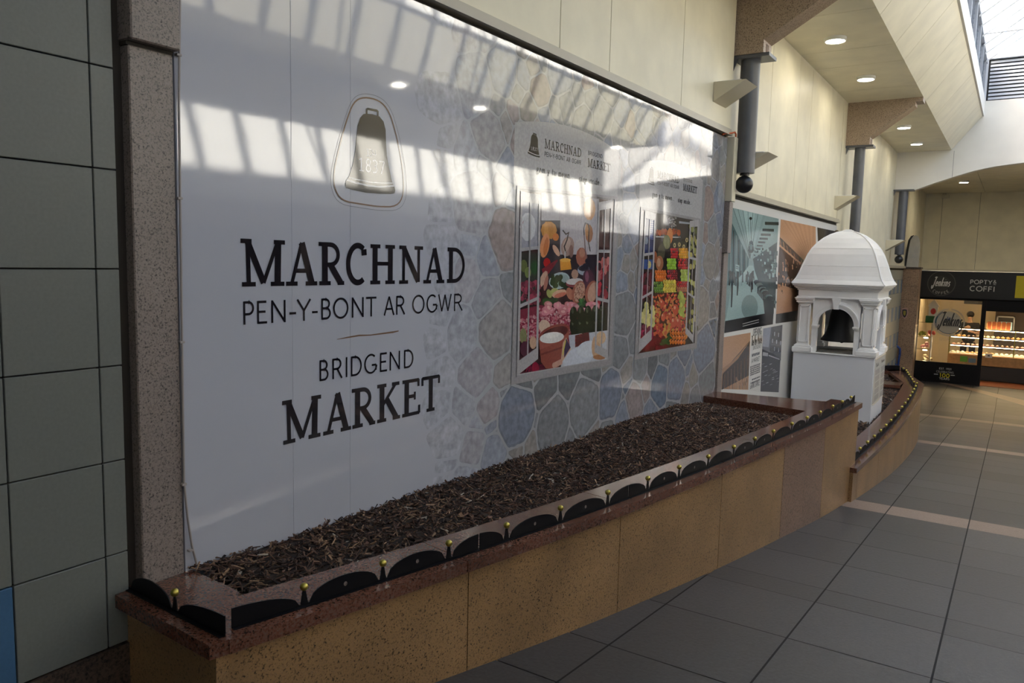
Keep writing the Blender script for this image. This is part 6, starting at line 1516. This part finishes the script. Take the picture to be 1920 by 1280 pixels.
# ================================================================== person behind the counter
def person():
    Y = 27.9; SX = lambda a, b_: pY(1660+a/4.923, 480+b_/4.923, Y)
    hx, hz = SX(785, 552); floor_z = -3.228
    t = bpy.data.objects.new('person', None)
    me = bpy.data.meshes.new('person'); 
    J = [((hx, Y, floor_z+.95), .15, .11), ((hx, Y, floor_z+1.15), .15, .11), ((hx, Y, floor_z+1.36), .165, .10), ((hx, Y, floor_z+1.47), .07, .06), ((hx, Y-.005, floor_z+1.55), .055, .055)]
    k = (hz-(floor_z+1.62))  # shift so that the head sits where seen
    z = lambda v: v
    S_ = []; E_ = []; R_ = []
    def add(p, r, par=None):
        S_.append((p[0], p[1], p[2]+OZ)); R_.append(r)
        if par is not None: E_.append((par, len(S_)-1))
        return len(S_)-1
    f0 = floor_z; H = (hz+.12-f0)/1.72
    P = lambda x, y, h: (hx+x*H, Y+y*H, f0+h*H)
    pel = add(P(0, 0, .95), (.15, .11)); sp = add(P(0, 0, 1.12), (.14, .10), pel); ch = add(P(0, .01, 1.32), (.17, .11), sp); nk = add(P(0, 0, 1.46), (.06, .055), ch); hb = add(P(0, -.01, 1.56), (.068, .075), nk); ht = add(P(0, 0, 1.66), (.07, .085), hb)
    for s_ in (-1, 1):
        sh = add(P(.19*s_, 0, 1.38), (.06, .06), ch); el = add(P(.25*s_, -.10, 1.14), (.045, .045), sh); wr = add(P(.10*s_, -.30, 1.30 if s_ < 0 else 1.20), (.03, .03), el); ha = add(P(.03*s_, -.34, 1.34 if s_ < 0 else 1.22), (.032, .022), wr)
        for q in range(4): fa = add(P(.0*s_+.012*(q-1.5), -.37, 1.365-.012*q if s_ < 0 else 1.245-.012*q), (.010, .010), ha); add(P(-.03*s_+.006*q, -.385, (1.36 if s_ < 0 else 1.24)-.014*q), (.008, .008), fa)
        th = add(P(.015*s_, -.33, 1.38 if s_ < 0 else 1.26), (.010, .010), ha)
        hp = add(P(.10*s_, 0, .86), (.09, .09), pel); kn = add(P(.11*s_, 0, .48), (.06, .06), hp); an = add(P(.11*s_, 0, .09), (.04, .04), kn); add(P(.12*s_, -.14, .04), (.04, .03), an)
    off = np.array([hx, Y, f0+OZ]); me.from_pydata([tuple(np.array(v)-off) for v in S_], E_, []); o = bpy.data.objects.new('person', me); C.objects.link(o); o.location = off
    m = o.modifiers.new('skin', 'SKIN'); m.use_smooth_shade = True
    sv = me.skin_vertices[0] if me.skin_vertices else None
    if sv is None: me.skin_vertices if False else None
    for i, r in enumerate(R_): me.skin_vertices[0].data[i].radius = r
    me.skin_vertices[0].data[0].use_root = True
    s2 = o.modifiers.new('sub', 'SUBSURF'); s2.levels = 2; s2.render_levels = 2
    me.materials.append(mat('skin', (.50, .30, .21), .5))
    tag(o, 'person in a black top and dark cap behind the bakery counter, arms raised', 'person')
    blk = mat('black_cloth', (.012, .012, .016), .8)
    def piece(name, chain, rads, mt):
        m2 = bpy.data.meshes.new(name); m2.from_pydata([tuple(np.array(c)+[0, 0, OZ]-off) for c in chain[0]], chain[1], []); q = bpy.data.objects.new(name, m2); C.objects.link(q); q.parent = o
        q.modifiers.new('skin', 'SKIN').use_smooth_shade = True
        for i, r in enumerate(rads): m2.skin_vertices[0].data[i].radius = r
        m2.skin_vertices[0].data[0].use_root = True; z_ = q.modifiers.new('sub', 'SUBSURF'); z_.levels = 2; z_.render_levels = 2; m2.materials.append(mt)
    V = [P(0, 0, .80), P(0, 0, 1.08), P(0, .01, 1.32), P(0, 0, 1.43)] + [P(.19, 0, 1.38), P(.24, -.07, 1.20), P(-.19, 0, 1.38), P(-.24, -.07, 1.20)]
    piece('black_top', (V, [(0, 1), (1, 2), (2, 3), (2, 4), (4, 5), (2, 6), (6, 7)]), [(.21, .16), (.20, .15), (.215, .14), (.085, .08), (.085, .085), (.07, .07), (.085, .085), (.07, .07)], blk)
    V = [P(.0, 0, .93), P(.10, 0, .84), P(.11, 0, .48), P(.11, 0, .10), P(-.10, 0, .84), P(-.11, 0, .48), P(-.11, 0, .10)]
    piece('trousers', (V, [(0, 1), (1, 2), (2, 3), (0, 4), (4, 5), (5, 6)]), [(.16, .12), (.11, .11), (.08, .08), (.06, .06), (.11, .11), (.08, .08), (.06, .06)], blk)
    b = MB(); c = P(0, .012, 1.655); b.sphere(c, .098*H, 18, 12, sc=(.95, 1.08, .95)); c = P(0, -.10, 1.665); b.sphere(c, .07*H, 12, 6, sc=(1, .9, .14)); b.build('dark_cap', M_dark, o, smooth=True)
    b = MB()
    for s_ in (-1, 1): b.sphere(P(.028*s_, -.088, 1.60), .010*H, 8, 6)
    b.build('eyes', M_ink, o); b = MB(); b.sphere(P(0, -.102, 1.575), .014*H, 8, 6, sc=(.8, 1, 1.5)); b.build('nose', MATS['skin'], o)
    b = MB(); b.sphere(P(0, -.088, 1.54), .02*H, 8, 6, sc=(1, .4, .3)); b.build('mouth', mat('lips', (.35, .10, .09), .5), o)
person()
